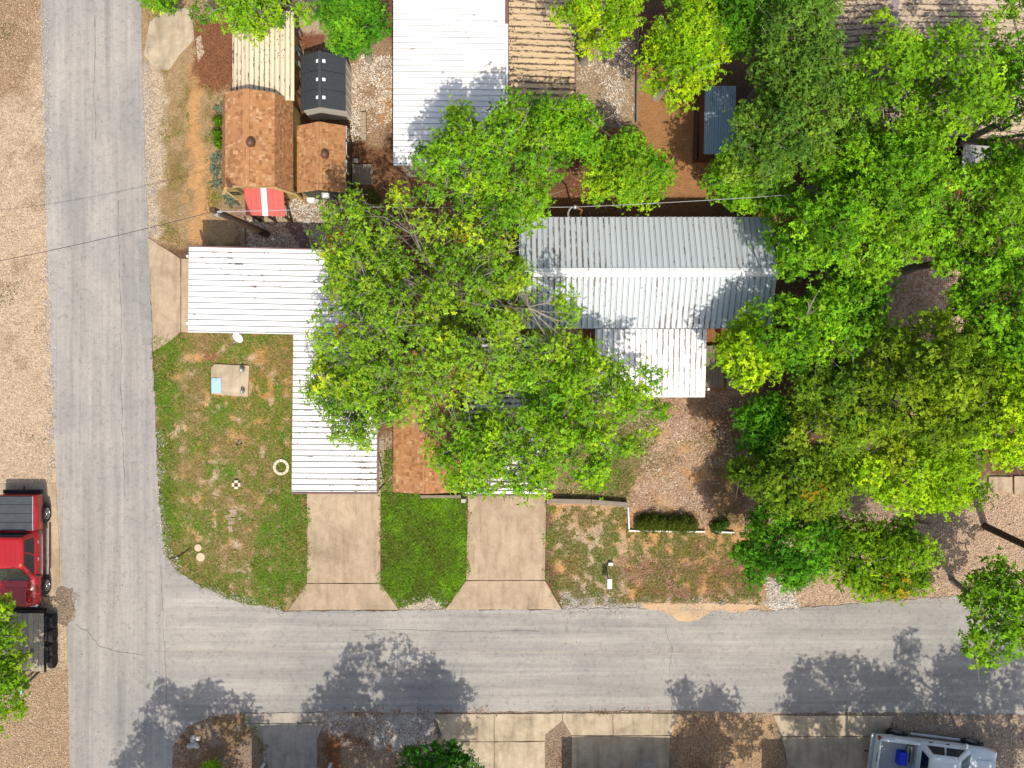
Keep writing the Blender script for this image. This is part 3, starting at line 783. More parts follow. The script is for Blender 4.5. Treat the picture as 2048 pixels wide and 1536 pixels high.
root = thing('barn_shed', 'barn-shaped shed with orange gambrel shingle roof and mustard walls behind the red awning', 'shed', W(515, 310))
H = [(2.0, W(445.5, 0, 2.0).x), (3.25, W(451, 0, 3.25).x), (3.75, W(492, 0, 3.75).x), (3.25, W(549, 0, 3.25).x), (2.0, W(586, 0, 2.0).x)]
ys_, yn_ = W(0, 371, 3.75).y, W(0, 177, 3.75).y
rf = MB()
for (h0, x0), (h1, x1) in zip(H[:-1], H[1:]):
    P, F = slab((x0, ys_, h0), (0, yn_ - ys_, 0), (x1 - x0, 0, h1 - h0), .05, 0); rf.add(P, F)
rf = rf.build('roof', M['yellow_trim'], root, fixn=True)
for i, ((h0, x0), (h1, x1)) in enumerate(zip(H[:-1], H[1:])):
    if i >= 2: (h0, x0), (h1, x1) = (h1, x1), (h0, x0)
    shingled(rf, (x0, ys_, h0), (0, yn_ - ys_, 0), (x1 - x0, 0, h1 - h0), 20 + i)
shingled(rf, (H[2][1] - .13, ys_, 3.725), (.26, 0, 0), (0, yn_ - ys_, 0), 26, [(.39, .194, .088)], .2, 'ridge_shingles')
xl, xr_ = H[0][1] + .1, H[4][1] - .06
wallbox(root, xl, ys_ + .18, xr_, yn_ - .05, 1.98, M['yellow_wall'])
g = MB()
for y in (ys_ + .18, yn_ - .17):
    pr = [(x * .985 + H[2][1] * .015, h - .06) for h, x in H]
    a = [(x, y, h) for x, h in pr] + [(x, y + .12, h) for x, h in pr]
    g.add(a, [(0, 1, 2, 3, 4), (9, 8, 7, 6, 5)] + [(i, i + 5, (i + 1) % 5 + 5, (i + 1) % 5) for i in range(5)])
g.build('gable', M['yellow_wall'], root, fixn=True)
for (h0, x0), (h1, x1) in zip(H[:-1], H[1:]):
    MB().beam((x0, ys_ + .02, h0 - .07), (x1, ys_ + .02, h1 - .07), .05, .12).build('gable_trim', M['yellow_trim'], root)
for x in (xl, xr_):
    MB().box((x, ys_ + .17, .98), (.12, .1, 1.96)).build('corner_board', M['yellow_trim'], root)
MB().box((W(470, 0, 1.2).x, ys_ + .16, 1.3), (.5, .04, .55)).build('window', M['glass'], root)
MB().box((H[2][1] + .2, ys_ + .16, .95), (.85, .05, 1.9)).build('door', M['white_wall'], root)
vent(root, W(503, 287, 3.7), .165)

root = thing('garden_shed', 'small shed with orange shingle roof and olive walls, right of the barn shed', 'shed', W(650, 320))
hr, he = 2.7, 2.05
xr = W(638.5, 0, hr).x; xl = W(594.5, 0, he).x; xrr = W(691, 0, he).x
ys_, yn_ = W(0, 380, hr).y, W(0, 243, hr).y
rf = MB()
P, F = slab((xl, ys_, he), (0, yn_ - ys_, 0), (xr - xl, 0, hr - he), .05, 0); rf.add(P, F)
P, F = slab((xrr, ys_, he), (0, yn_ - ys_, 0), (xr - xrr, 0, hr - he), .05, 0); rf.add(P, F)
rf = rf.build('roof', M['dark_green_wall'], root, fixn=True)
shingled(rf, (xl, ys_, he), (0, yn_ - ys_, 0), (xr - xl, 0, hr - he), 31)
shingled(rf, (xrr, ys_, he), (0, yn_ - ys_, 0), (xr - xrr, 0, hr - he), 32)
shingled(rf, (xr - .12, ys_, hr - .04), (.24, 0, 0), (0, yn_ - ys_, 0), 33, [(.39, .194, .088)], .2, 'ridge_shingles')
wallbox(root, xl + .12, ys_ + .12, xrr - .06, yn_ - .1, 2.0, M['dark_green_wall'])
g = MB()
for y in (ys_ + .12, yn_ - .22):
    a = [(xl + .1, y, 1.98), (xrr - .08, y, 1.98), (xr, y, hr - .08)]; a += [(p[0], p[1] + .1, p[2]) for p in a]
    g.add(a, [(0, 1, 2), (5, 4, 3), (0, 3, 4, 1), (1, 4, 5, 2), (2, 5, 3, 0)])
g.build('gable', M['dark_green_wall'], root, fixn=True)
for y in (268, 300, 335):
    w_ = MB().box((xrr - .045, W(0, y, 1.3).y, 1.3), (.04, .5, .6)).build('window', M['white_wall'], root)
    MB().box((xrr - .02, W(0, y, 1.3).y, 1.3), (.02, .42, .52)).build('pane', M['glass'], w_)
vent(root, W(651, 311, 2.6), .155)

root = thing('storage_shed', 'charcoal-roofed white resin shed with six small skylights, north of the orange roofs', 'shed', W(655, 180))
hr, he = 2.3, 1.72
xr = W(639.5, 0, hr).x; xl = W(601, 0, he).x; xrr = W(691.5, 0, he).x
ys_, yn_ = W(0, 214, hr).y, W(0, 101.5, hr).y
L3 = (yn_ - ys_) / 3
rf = MB().beam((xr, ys_, hr + .015), (xr, yn_, hr + .015), .12, .03).build('roof', M['grey_resin'], root)
pm = []
for side, xe_ in ((0, xl), (1, xrr)):
    for i in range(3):
        P, F = slab((xe_, ys_ + L3 * i + .008, he), (0, L3 - .016, 0), (xr - xe_, 0, hr - he), .05, 0)
        MB().add(P, F).build('roof_panel', M['grey_resin'], rf, bevel=.01, fixn=True)
        # raised shingle texture rows
        t = MB(); v = Vector((xr - xe_, 0, hr - he)); k = 6
        for j in range(1, k):
            q = Vector((xe_, ys_ + L3 * i + .02, he)) + v * (j / k) + Vector((0, 0, .004))
            t.beam(q, q + Vector((0, L3 - .04, 0)), .012, .01)
            for s_ in range(1, 4):
                z = q + Vector((0, (L3 - .04) * (s_ + .4 * (j % 2) - .2) / 4, 0)); t.beam(z, z + v * (1 / k), .01, .008)
        t.build('embossing', M['grey_resin'], rf)
for py in (121, 158, 194):
    for xx in (634.5, 647):
        p = W(xx, py, hr - .02)
        sl = (hr - he) / (xr - xl); rot = Matrix.Rotation((1 if xx > 640 else -1) * math.atan(sl), 3, 'Y')
        p.z = hr - abs(p.x - xr) * sl + .012
        MB().box(p, (.13, .13, .03), rot=rot).build('skylight', M['skylight'], rf, bevel=.006)
wallbox(root, xl + .06, ys_ + .1, xrr - .04, yn_ - .05, 1.7, M['white_wall'], .06)
g = MB()
for y in (ys_ + .1, yn_ - .11):
    a = [(xl + .05, y, 1.69), (xrr - .05, y, 1.69), (xr, y, hr - .04)]; a += [(p[0], p[1] + .06, p[2]) for p in a]
    g.add(a, [(0, 1, 2), (5, 4, 3), (0, 3, 4, 1), (1, 4, 5, 2), (2, 5, 3, 0)])
g.build('gable', M['white_wall'], root, fixn=True)
for y in np.linspace(ys_ + .3, yn_ - .3, 5):
    MB().box((xrr - .03, y, .85), (.03, .05, 1.66)).build('wall_rib', M['white_wall'], root)

# red awning and porch
root = thing('porch_awning', 'red metal awning with one white stripe over the barn shed steps', 'awning', W(545, 420))
A, B, C_ = W(488.5, 375, 2.3), W(566.5, 377.5, 2.3), W(493, 430.5, 2.05)
U2, V2 = B - A, C_ - A; V2.x = 0.02; n = 7
N = U2.cross(V2).normalized(); N = N if N.z > 0 else -N
P, F = slab(A, U2, V2, .04, .01); rf = MB().add(P, F).build('roof', M['red_metal'], root, fixn=True)
for i in range(n):
    b = MB(); a0 = A + U2 * (i / n); w_ = U2 / n * .985
    P, F = slab(a0, w_, V2, .01, -.008); b.add(P, F)
    b.beam(a0 + N * .02, a0 + V2 + N * .02, .018, .025)
    b.build('awning_panel', M['white_metal'] if i == 3 else M['red_metal'], rf, fixn=True)
for x, y in ((497, 426), (531, 428), (563, 428)):
    p = W(x, y, 2.0); MB().box((p.x, p.y, 1.0), (.09, .09, 2.0)).build('post', M['brown_wall'], root)
root = thing('wooden_steps', 'grey plank porch steps showing below the red awning', 'steps', W(548, 432))
for i in range(5):
    p = W(533 + i * 9.3, 426, .3); MB().box((p.x, p.y, .3), (.175, .62, .035)).build('plank', M['wood_tan'], root, bevel=.006)
MB().box((W(552, 441, .1).x, W(552, 441, .1).y, .1), (1.0, .12, .2)).build('riser', M['wood_tan'], root)
MB().box((W(552, 424, .1).x, W(552, 424, .1).y, .13), (.9, .55, .26)).build('base', M['brown_wall'], root)

# --- north-east tan roofed house (J)
root = thing('house', 'house with dusty tan ribbed metal roofs seen through the trees, upper right', 'house', W(1830, 130))
xv = W(1790, 0, 3.05).x
y0, y1 = W(0, 276, 2.9).y, W(0, -120, 2.9).y
xw_, xe_ = W(1640, 0, 2.6).x, W(2200, 0, 2.7).x
metal_roof(root, (xw_, y0, 2.65), (0, y1 - y0, 0), (xv - .1 - xw_, 0, .4), .235, M['tan_roof_ne'], M['brown_trim'])
metal_roof(root, (xv + .1, y0, 3.05), (0, y1 - y0, 0), (xe_ - xv - .1, 0, -.35), .235, M['tan_roof_ne'], M['brown_trim'])
MB().beam((xv, y0, 3.04), (xv, y1, 3.04), .26, .03).build('valley_gutter', simple('mauve grey valley metal', (.25, .2, .21), .5), root)
wallbox(root, xw_ + .4, y0 + .3, xe_ - .3, y1 - .3, 2.5, M['brown_wall'])
MB().beam(W(1800, 277.5, 2.75), W(2200, 277.5, 2.6), .08, .2).build('fascia', M['brown_wall'], root)
leaf_scatter_on(root, (xw_, y0, 2.68), (0, y1 - y0, 0), (xv - .1 - xw_, 0, .4), 3500, [(.1, .06, .045), (.2, .13, .08)], .04, .09, seed=14)
leaf_scatter_on(root, (xv + .1, y0, 3.08), (0, y1 - y0, 0), (xe_ - xv - .1, 0, -.35), 3500, [(.1, .06, .045), (.2, .13, .08)], .04, .09, seed=15)
# red annexe with grey roof and ladder (L)
root = thing('red_shed', 'dark red shed with grey shingle lean-to roof, glimpsed through a gap in the trees', 'shed', W(1960, 330))
A = W(1928, 276, 2.5); B = W(1990, 276, 2.5); C_ = W(1928, 352, 2.2)
shingled(MB().add(*slab(A, B - A, Vector((0, C_.y - A.y, C_.z - A.z)), .05, 0)).build('roof', M['steel'], root, fixn=True),
         A + Vector((0, C_.y - A.y, C_.z - A.z)), Vector((B.x - A.x, 0, 0)), Vector((0, A.y - C_.y, A.z - C_.z)), 41, [(.33, .33, .33), (.28, .28, .29), (.38, .38, .38)], .16)
wallbox(root, A.x + .1, C_.y + .1, B.x, A.y, 2.15, M['red_wall'])
MB().box((W(1895, 0).x, W(0, 340).y, .05), (1.2, 2.2, .1)).build('floor', M['red_wall'], root)
root = thing('ladder', 'tan wooden ladder lying by the dark red shed', 'ladder', W(1905, 325))
a, b = W(1885, 336, .35), W(1920, 322, .35); off = Vector((-.09, .32, 0))
for q in (Vector((0, 0, 0)), off): MB().beam(a + q, b + q, .05, .07).build('rail', M['wood_tan'], root)
for k in range(5):
    q = a.lerp(b, .1 + k * .2); MB().beam(q, q + off, .05, .04).build('rung', M['wood_tan'], root)
# small blue roofed shed (K)
root = thing('tool_shed', 'small shed with blue grey corrugated roof and brown side, tucked under the trees', 'shed', W(1425, 240))
A = W(1410, 172, 2.05); C_ = W(1401, 308, 2.05); U2 = W(1472, 172, 2.3) - A; V2 = C_ - A
V2 = Vector((-.05, V2.y, 0))
metal_roof(root, A, U2, V2, .085, M['blue_roof'], M['brown_wall'], ribw=.03, ribh=.016)
wallbox(root, A.x - .02, C_.y + .12, A.x + U2.x - .1, A.y - .1, 1.98, M['brown_wall'])
root = thing('plank_fence', 'low brown plank fence beside the blue-roofed shed', 'fence', W(1385, 260))
for k in range(9):
    p = W(1390 - .5 * k, 195 + k * 15.5); MB().box((p.x, p.y, .4), (.04, .30, .8)).build('plank', M['brown_wall'], root)
# reddish deck top (M)
root = thing('wooden_deck', 'red-brown plank deck in a gap between the yellow-green trees near the top edge', 'deck', W(1318, 75))
for k in range(12):
    p = W(1284 + k * 6.6, 75, .3); MB().box((p.x, p.y, .3), (.125, 2.1, .04)).build('plank', M['wood_red'], root)
MB().box((W(1320, 75).x, W(1320, 75).y, .13), (1.5, 1.9, .26)).build('base', M['brown_wall'], root)

# decks and steps
root = thing('wooden_deck', 'narrow weathered grey plank deck right of the white porch roof', 'deck', W(1430, 733))
for k in range(7):
    p = W(1411 + k * 5.6, 733, .35); MB().box((p.x, p.y, .35), (.108, 1.74 + random.uniform(-.02, .02), .04)).build('plank', M['wood_grey'], root)
MB().box((W(1428, 733).x, W(1428, 733).y, .16), (.7, 1.6, .32)).build('base', M['brown_wall'], root)
root = thing('wooden_deck', 'small grey plank landing right of the olive shed', 'deck', W(725, 349))
for k in range(7):
    p = W(707 + k * 6, 349, .25); MB().box((p.x, p.y, .25), (.115, .85 + random.uniform(-.02, .02), .04)).build('plank', M['wood_grey'], root)
MB().box((W(725, 349).x, W(725, 349).y, .11), (.75, .75, .22)).build('base', M['brown_wall'], root)

# neighbours' carports beyond the bottom edge (their shade falls into the picture)
def neighbour(x0, x1, yedge, label, peak=None, h=2.6):
    a, b = W(x0, yedge), W(x1, yedge); root = thing('carport', label, 'carport', ((a.x + b.x) / 2, a.y - 3, 0))
    xm = (a.x + b.x) / 2 if peak is None else W(peak, 0).x
    metal_roof(root, (a.x, a.y, h), (0, -7, 0), (xm - a.x, 0, .25), .25, M['white_roof'], M['white_metal'])
    metal_roof(root, (b.x, a.y, h), (0, -7, 0), (xm - b.x, 0, .25), .25, M['white_roof'], M['white_metal'])
    posts(root, [(x, y) for x in (a.x + .2, b.x - .2) for y in (a.y - .3, a.y - 3.3, a.y - 6.6)], h - .1, M['white_metal'])
neighbour(520, 672, 1512, 'white metal carport beyond the bottom edge, shading the leftmost lower driveway')
neighbour(1140, 1420, 1536, 'white metal carport beyond the bottom edge, shading the middle lower driveway', 1200)
neighbour(1540, 1840, 1540, 'white metal carport beyond the bottom edge, shading the lower right driveway')

# ------------------------------------------------------------------ trees
LEAFK = 1.38
class Tubes:
    """many thin tapered branches gathered into one mesh, quickly"""
    def __init__(s): s.b = MB()
def tree(label, px, py, h, rpx, rpy=None, colr=(.07, .16, .012), var=.35, hue=.25, leaf=.13, dens=3.2, clump=.55, name='oak_tree', group=None, ground_px=False,
         flat=.5, gap=.0, twig=1.0, cat='tree', seed=None, accent=None, lift=.0, conic=0., up=.55, n_leaf_cap=60000):
    seed = int(abs(px * 7 + py * 13)) % 100000 if seed is None else seed
    r = np.random.default_rng(seed)
    rpy = rpx if rpy is None else rpy
    if px > 1460 and not ground_px and h > 5.5 and 200 < py < 1000: rpx, rpy = rpx * 1.15, rpy * 1.15
    leaf = leaf * .86
    if px > 1460: twig = min(twig, .6); hue = hue * .75; var = var * 1.15; gap = max(gap, .2 if py < 1000 else 0)
    rz = h * flat * .5; zc = h - rz
    k = S * (1 if ground_px else (1 - zc / D))
    c = W(px, py, 0 if ground_px else zc); cx, cy = c.x, c.y
    rx, ry = rpx * k, rpy * k
    tx, ty = cx + r.normal(0, .06) * rx, cy + r.normal(0, .06) * ry
    root = thing(name, label, cat, (tx, ty, 0), group=group)
    base = np.array([tx, ty, 0.])
    # clumps
    area = math.pi * rx * ry
    K = int(area / (clump ** 2 * .8)) + 8
    ang = r.random(K) * 2 * np.pi
    ph = r.random(6) * 6.28
    def outline(a): return 1 + .13 * np.sin(2 * a + ph[0]) + .12 * np.sin(3 * a + ph[1]) + .09 * np.sin(5 * a + ph[2]) + .07 * np.sin(8 * a + ph[3])
    rho = np.sqrt(r.random(K)) * .97
    rad = rho * outline(ang) * (1 - clump / max(rx, ry) * .45)
    X = cx + rx * rad * np.cos(ang); Y = cy + ry * rad * np.sin(ang)
    dome = np.sqrt(np.clip(1 - rho ** 2, 0, 1)) * (1 - conic) + conic * (1 - rho)
    lvl = 1 - r.random(K) ** 1.6 * .75
    lvl = 1 - (r.random(K) ** 1.7) * .8
    Z = zc + rz * (dome * lvl - .35 * rho) + r.normal(0, .16, K) * rz * .6
    low = r.random(K) < .2; Z = np.where(low, zc - rz * r.uniform(.2, 1.0, K), Z); X = np.where(low, cx + (X - cx) * .72, X); Y = np.where(low, cy + (Y - cy) * .72, Y)
    Z = np.maximum(Z, max(.35, lift))
    cr = clump * r.uniform(.6, 1.3, K)
    if gap > 0:
        keep = fbm(X * .55, Y * .55, seed % 17) > gap; X, Y, Z, cr, rho = X[keep], Y[keep], Z[keep], cr[keep], rho[keep]; K = len(X)
    # branches
    b = MB(); tr = max(.07, h * .018)
    top = np.array([cx, cy, zc + rz * .1])
    fork = np.array([tx + r.normal(0, .15), ty + r.normal(0, .15), max(.5, h * .3)])
    b.tube([base - [0, 0, .1], base + (fork - base) * .5 + [r.normal(0, .06), r.normal(0, .06), 0], fork], [tr * 1.3, tr, tr * .85], 8)
    nl = max(4, int(4 + area * .14)); limbs = []
    for i in range(nl):
        a = 2 * np.pi * (i + r.random() * .7) / nl; q = r.uniform(.3, .72)
        e = np.array([cx + rx * q * math.cos(a), cy + ry * q * math.sin(a), zc + rz * (math.sqrt(1 - q * q) * .45 - .15)])
        m_ = fork + (e - fork) * .45 + np.array([r.normal(0, .25), r.normal(0, .25), .12 * h * .3])
        m2 = fork + (e - fork) * .75 + np.array([r.normal(0, .2), r.normal(0, .2), .05 * h])
        b.tube([fork, m_, m2, e], [tr * .6, tr * .42, tr * .3, tr * .2], 6); limbs.append((m_, m2, e))
    b.build('trunk', M['bark'], root, smooth=True)
    tw = MB(); E = np.array([l[2] for l in limbs])
    for j in range(K):
        if r.random() > .8 * twig + .1: continue
        t = np.array([X[j], Y[j], Z[j]]); i = int(np.argmin(((E - t) ** 2).sum(1))); s_ = limbs[i][1] if r.random() < .4 else limbs[i][2]
        m_ = (s_ + t) / 2 + r.normal(0, .18, 3)
        e = t + np.array([r.normal(0, .3), r.normal(0, .3), cr[j] * r.uniform(-.1, .75)])
        w = r.uniform(.016, .03) * (.6 + leaf * 3)
        tw.tube([s_, m_, t, e], [w, w * .8, w * .55, w * .25], 3, cap=False)
        for _ in range(int(2 * twig)):
            e2 = t + np.array([r.normal(0, .45), r.normal(0, .45), cr[j] * r.uniform(0, .8)]); tw.tube([t, (t + e2) / 2 + r.normal(0, .06, 3), e2], [w * .5, w * .4, w * .2], 3, cap=False)
    if tw.v: tw.build('branches', M['bark'], root)
    # leaves: sprigs of five
    nl_per = dens * (np.pi * cr ** 2) / (.5 * leaf ** 2 * .55) * .36
    nsp = np.maximum(3, (nl_per / 5).astype(int))
    tot = nsp.sum() * 5
    if tot > n_leaf_cap: nsp = np.maximum(2, (nsp * n_leaf_cap / tot).astype(int))
    idx = np.repeat(np.arange(K), nsp); n = len(idx)
    d = r.normal(0, 1, (n, 3)); d /= np.linalg.norm(d, axis=1, keepdims=True)
    d[:, 2] = np.where(d[:, 2] < 0, d[:, 2] * .55, d[:, 2])
    rr = r.random(n) ** .45 * (1 + .35 * (r.random(n) < .12))
    C3 = np.stack([X, Y, Z], 1)[idx]
    P = C3 + d * rr[:, None] * cr[idx][:, None] * np.array([1, 1, .72])
    P[:, 2] = np.maximum(P[:, 2], .12)
    nrm = d * .55 + np.array([0, 0, up]) + r.normal(0, .25, (n, 3))
    # colour: tree tint, clump tint, leaf tint
    base_c = np.array(colr) * LEAFK
    ct = r.normal(0, 1, K); cl = (1 + var * .45 * ct)[idx] * (1 + var * .5 * r.normal(0, 1, n)); cl = np.clip(cl, .4, 1.9)
    hs = (hue * .5 * (ct + r.normal(0, .6, K)))[idx] + hue * .5 * r.normal(0, 1, n)
    colv = base_c[None] * cl[:, None] * np.stack([np.exp(hs * .9), np.exp(hs * .15), np.exp(-hs * .4)], 1)
    if accent is not None:
        ac, fr = accent; sel = np.isin(idx, np.where(r.random(K) < fr)[0]) & (r.random(n) < .7); colv[sel] = np.array(ac) * (.7 + .6 * r.random((sel.sum(), 1)))
    # five leaves each
    P5 = np.repeat(P, 5, 0); N5 = np.repeat(nrm, 5, 0) + r.normal(0, .28, (n * 5, 3)); C5 = np.repeat(colv, 5, 0) * (1 + .12 * r.normal(0, 1, (n * 5, 1)))
    a0 = np.repeat(r.random(n) * 6.28, 5) + np.tile(np.arange(5) * 1.2566, n) + r.normal(0, .25, n * 5)
    T = np.stack([np.cos(a0), np.sin(a0), r.normal(-.05, .25, n * 5)], 1)
    L = leaf * r.uniform(.6, 1.35, n * 5) * np.repeat(np.exp(r.normal(0, .15, n)), 5)
    leaves('crown', P5 - np.array(root.location), N5, L, .55, C5, M['leaf'], root, seed, T)
    return root

DG = (.075, .20, .008); MG = (.125, .28, .010); YG = (.205, .345, .008); BG = (.15, .295, .012); GG = (.175, .30, .018)
# central oaks
tree('great oak with grey-green crown and pale twigs, between the white carport and grey house', 868, 620, 9.2, 280, 238, GG, dens=2.9, leaf=.115, twig=1.3, gap=.2, accent=((.30, .13, .02), .015), hue=.25, clump=.5)
tree('bright green oak crown overlapping the bright white roof at its lower end', 985, 330, 9.4, 178, 135, BG, dens=2.7, leaf=.115, twig=1.2, gap=.24, clump=.5)
tree('pointed bushy green tree overlapping the end of the tan lean-to roof', 1120, 262, 8.0, 88, 88, MG, dens=3.4, leaf=.11, twig=.5, conic=.5)
tree('light green oak spreading over the littered carport and porch roof', 1126, 825, 8.2, 190, 180, BG, dens=2.6, leaf=.115, twig=1.0, gap=.31, clump=.48)
tree('small oak crown hanging over the shingled shed roof', 720, 785, 7.8, 115, 110, GG, dens=2.6, leaf=.115, twig=1.3, gap=.22, clump=.45)
tree('oak crown reaching over the east end of the long white carport', 722, 525, 7.5, 98, 105, BG, dens=2.2, leaf=.115, twig=1.4, gap=.36, clump=.45)
tree('leafy oak bough in front of the carport and flared driveway', 950, 915, 6.4, 84, 92, BG, dens=2.6, leaf=.115, gap=.34, clump=.42)
tree('round green tree standing in the orange dirt yard north of the grey house', 1258, 342, 5.5, 92, 82, BG, dens=3.4, leaf=.11, twig=.5, hue=.3)
# north row
tree('yellow-green oak at the top edge beside the tan lean-to', 1200, 20, 8.2, 100, 82, YG, dens=3.0, leaf=.12)
tree('yellow-green oak left of the blue-roofed shed', 1366, 92, 8.6, 86, 108, YG, dens=3.0, leaf=.12)
tree('dark green oak at the top edge above the blue-roofed shed', 1480, 20, 8.0, 130, 90, DG, dens=3.2, leaf=.12)
tree('grey-green oak at the top edge left of the dusty tan roof', 1590, 95, 9.4, 100, 125, (.095, .185, .02), dens=3.0, leaf=.12)
tree('broad oak overhanging the blue-roofed shed', 1580, 255, 9.0, 125, 110, (.10, .19, .02), dens=3.2, leaf=.12)
tree('dense round tree north-east of the grey roof, beneath the taller oaks', 1500, 355, 6.0, 90, 68, MG, dens=3.6, leaf=.11, twig=.5)
tree('narrow oak rising in front of the dusty tan roof', 1760, 150, 9.6, 72, 125, BG, dens=2.4, leaf=.13, gap=.33)
tree('tall oak over the middle of the dusty tan roof', 1905, 150, 10.0, 95, 135, BG, dens=2.6, leaf=.13, gap=.30)
tree('oak at the right edge beside the dusty tan roof', 2050, 230, 9.8, 85, 190, MG, dens=2.8, leaf=.13, gap=.25)
# eastern wood
tree('dark green tree filling the gap south of the dusty tan roof', 1690, 330, 7.2, 85, 80, MG, dens=3.2, leaf=.12)
tree('oak behind the red shed at its left', 1806, 285, 8.4, 62, 62, BG, dens=2.8, leaf=.125, gap=.2)
tree('dark green understorey tree between the grey house and the brick patio', 1700, 585, 5.8, 75, 70, DG, dens=3.0, leaf=.12)
tree('oak immediately right of the grey house roof', 1635, 470, 8.8, 100, 95, MG, dens=3.2, leaf=.12)
tree('oak south of the dusty tan roof, left of the red shed', 1790, 370, 9.4, 125, 95, MG, dens=3.0, leaf=.125, gap=.2)
tree('oak covering the right side of the red shed', 2012, 402, 9.6, 98, 92, BG, dens=3.0, leaf=.125, gap=.25)
tree('oak north-west of the small brick patio', 1755, 475, 8.2, 95, 70, BG, dens=3.0, leaf=.12, gap=.2)
tree('oak north-east of the small brick patio', 1960, 500, 8.8, 100, 70, MG, dens=3.0, leaf=.12, gap=.2)
tree('oak at the right edge level with the brick patio', 2030, 610, 9.2, 105, 95, MG, dens=3.0, leaf=.12, gap=.18)
tree('oak at the south-east corner of the grey house', 1640, 665, 8.4, 110, 90, MG, dens=2.8, leaf=.12, gap=.24, twig=1.3)
tree('yellow-green oak bough beside the narrow grey deck', 1500, 700, 6.8, 62, 72, YG, dens=2.8, leaf=.12)
tree('wide yellow-green oak south of the brick patio', 1850, 790, 9.6, 175, 135, (.135, .215, .010), dens=3.0, leaf=.12, gap=.2)
tree('yellow-green oak at the right edge above the concrete patio slabs', 2000, 830, 9.2, 130, 125, YG, dens=3.0, leaf=.12, gap=.15)
tree('green oak at the right edge above the yellow-green oak', 2000, 720, 8.0, 95, 80, MG, dens=3.0, leaf=.12)
tree('olive-green oak left of the wide yellow-green oak', 1690, 800, 8.6, 115, 105, (.115, .195, .012), dens=2.8, leaf=.12, gap=.22)
tree('yellow-green oak overhanging the pink gravel drive', 1830, 935, 8.0, 150, 72, YG, dens=3.0, leaf=.115, gap=.15)
tree('deep green shrub tree right of the leaf-strewn yard', 1545, 855, 5.2, 78, 82, (.06, .185, .008), dens=3.6, leaf=.12, twig=.4, clump=.45)
tree('dark olive tree with yellowing leaves above the rounded roadside tree', 1590, 960, 6.6, 120, 85, (.10, .175, .010), dens=3.4, leaf=.11, twig=.5, accent=((.32, .22, .01), .05))
tree('rounded deep green tree at the roadside, right of the mailbox', 1575, 1090, 5.8, 112, 92, (.065, .195, .008), dens=3.8, leaf=.11, twig=.4, clump=.45)
tree('yellow-green roadside tree right of the rounded deep green tree', 1765, 1115, 6.4, 112, 88, (.12, .23, .008), dens=3.6, leaf=.11, twig=.5, accent=((.4, .3, .01), .05))
tree('large-leaved green tree at the right edge over the road', 2020, 1215, 6.4, 92, 130, (.12, .25, .010), dens=2.4, leaf=.18, gap=.25)
# edges
root = thing('dead_branch', 'pale bare dead branch sticking up right of the grey house', 'branch', W(1600, 668, 0))
db = [W(1596, 668, 5.5), W(1612, 632, 7.6), W(1624, 605, 8.6), (W(1637, 582, 9.2))]
MB().tube([W(1600, 668, 0), W(1598, 668, 3.0)] + db, [.09, .08, .055, .04, .03, .012], 6).build('limb', M['bark'], root)
for a, b_ in (((1612, 632, 7.6), (1640, 612, 8.8)), ((1618, 618, 8.1), (1611, 598, 8.9)), ((1606, 645, 7.0), (1590, 634, 8.3))):
    MB().tube([W(*a), (W(*a) + W(*b_)) / 2 + Vector((.03, .02, .05)), W(*b_)], [.028, .02, .008], 5).build('twig', M['bark'], root)
tree('small dark green tree at the bottom edge beside the pale driveway', 875, 1530, 4.6, 88, 55, (.035, .13, .010), dens=2.8, leaf=.12, gap=.2, clump=.4)
tree('green tree at the left edge over the flatbed trailer', -8, 1335, 4.4, 66, 118, (.14, .26, .010), dens=3.0, leaf=.14)
tree('green oak at the top edge over the beige cabin roof', 495, 0, 5.6, 122, 66, BG, dens=2.8, leaf=.125, gap=.12)
tree('round bright green tree left of the bright white roof at the top edge', 708, 38, 6.8, 72, 82, (.085, .235, .012), dens=3.6, leaf=.115, twig=.5)
tree('tree top poking in at the top edge above the broken concrete pad', 312, -14, 2.6, 45, 34, BG, dens=3.0, leaf=.12)
tree('small yellow-green bush at the bottom edge left of the grey driveway', 428, 1537, 1.6, 22, 12, YG, dens=3.0, leaf=.1, clump=.3, name='bush', cat='bush', twig=.3)
# off-frame trees whose shade crosses the side road
for lab, gx, gy, h, rx_, ry_ in (('oak beyond the bottom edge shading the middle of the side road', 812, 1640, 10.5, 195, 165),
                                 ('oak beyond the bottom edge shading the road corner', 445, 1645, 10, 115, 120),
                                 ('small oak beyond the bottom edge shading the road near the middle driveways', 1462, 1628, 9.6, 100, 105),
                                 ('oak beyond the bottom edge shading the road above the white pickup', 1740, 1640, 10.6, 150, 165),
                                 ('oak beyond the bottom right corner shading the road', 1985, 1632, 11, 180, 190),
                                 ('oak beyond the bottom left corner shading the lane edge', 345, 1740, 10, 75, 110)):
    tree(lab, gx, gy, h, rx_, ry_, MG, dens=2.0, leaf=.17, ground_px=True, gap=.12, twig=.3, group='oaks beyond the bottom edge')

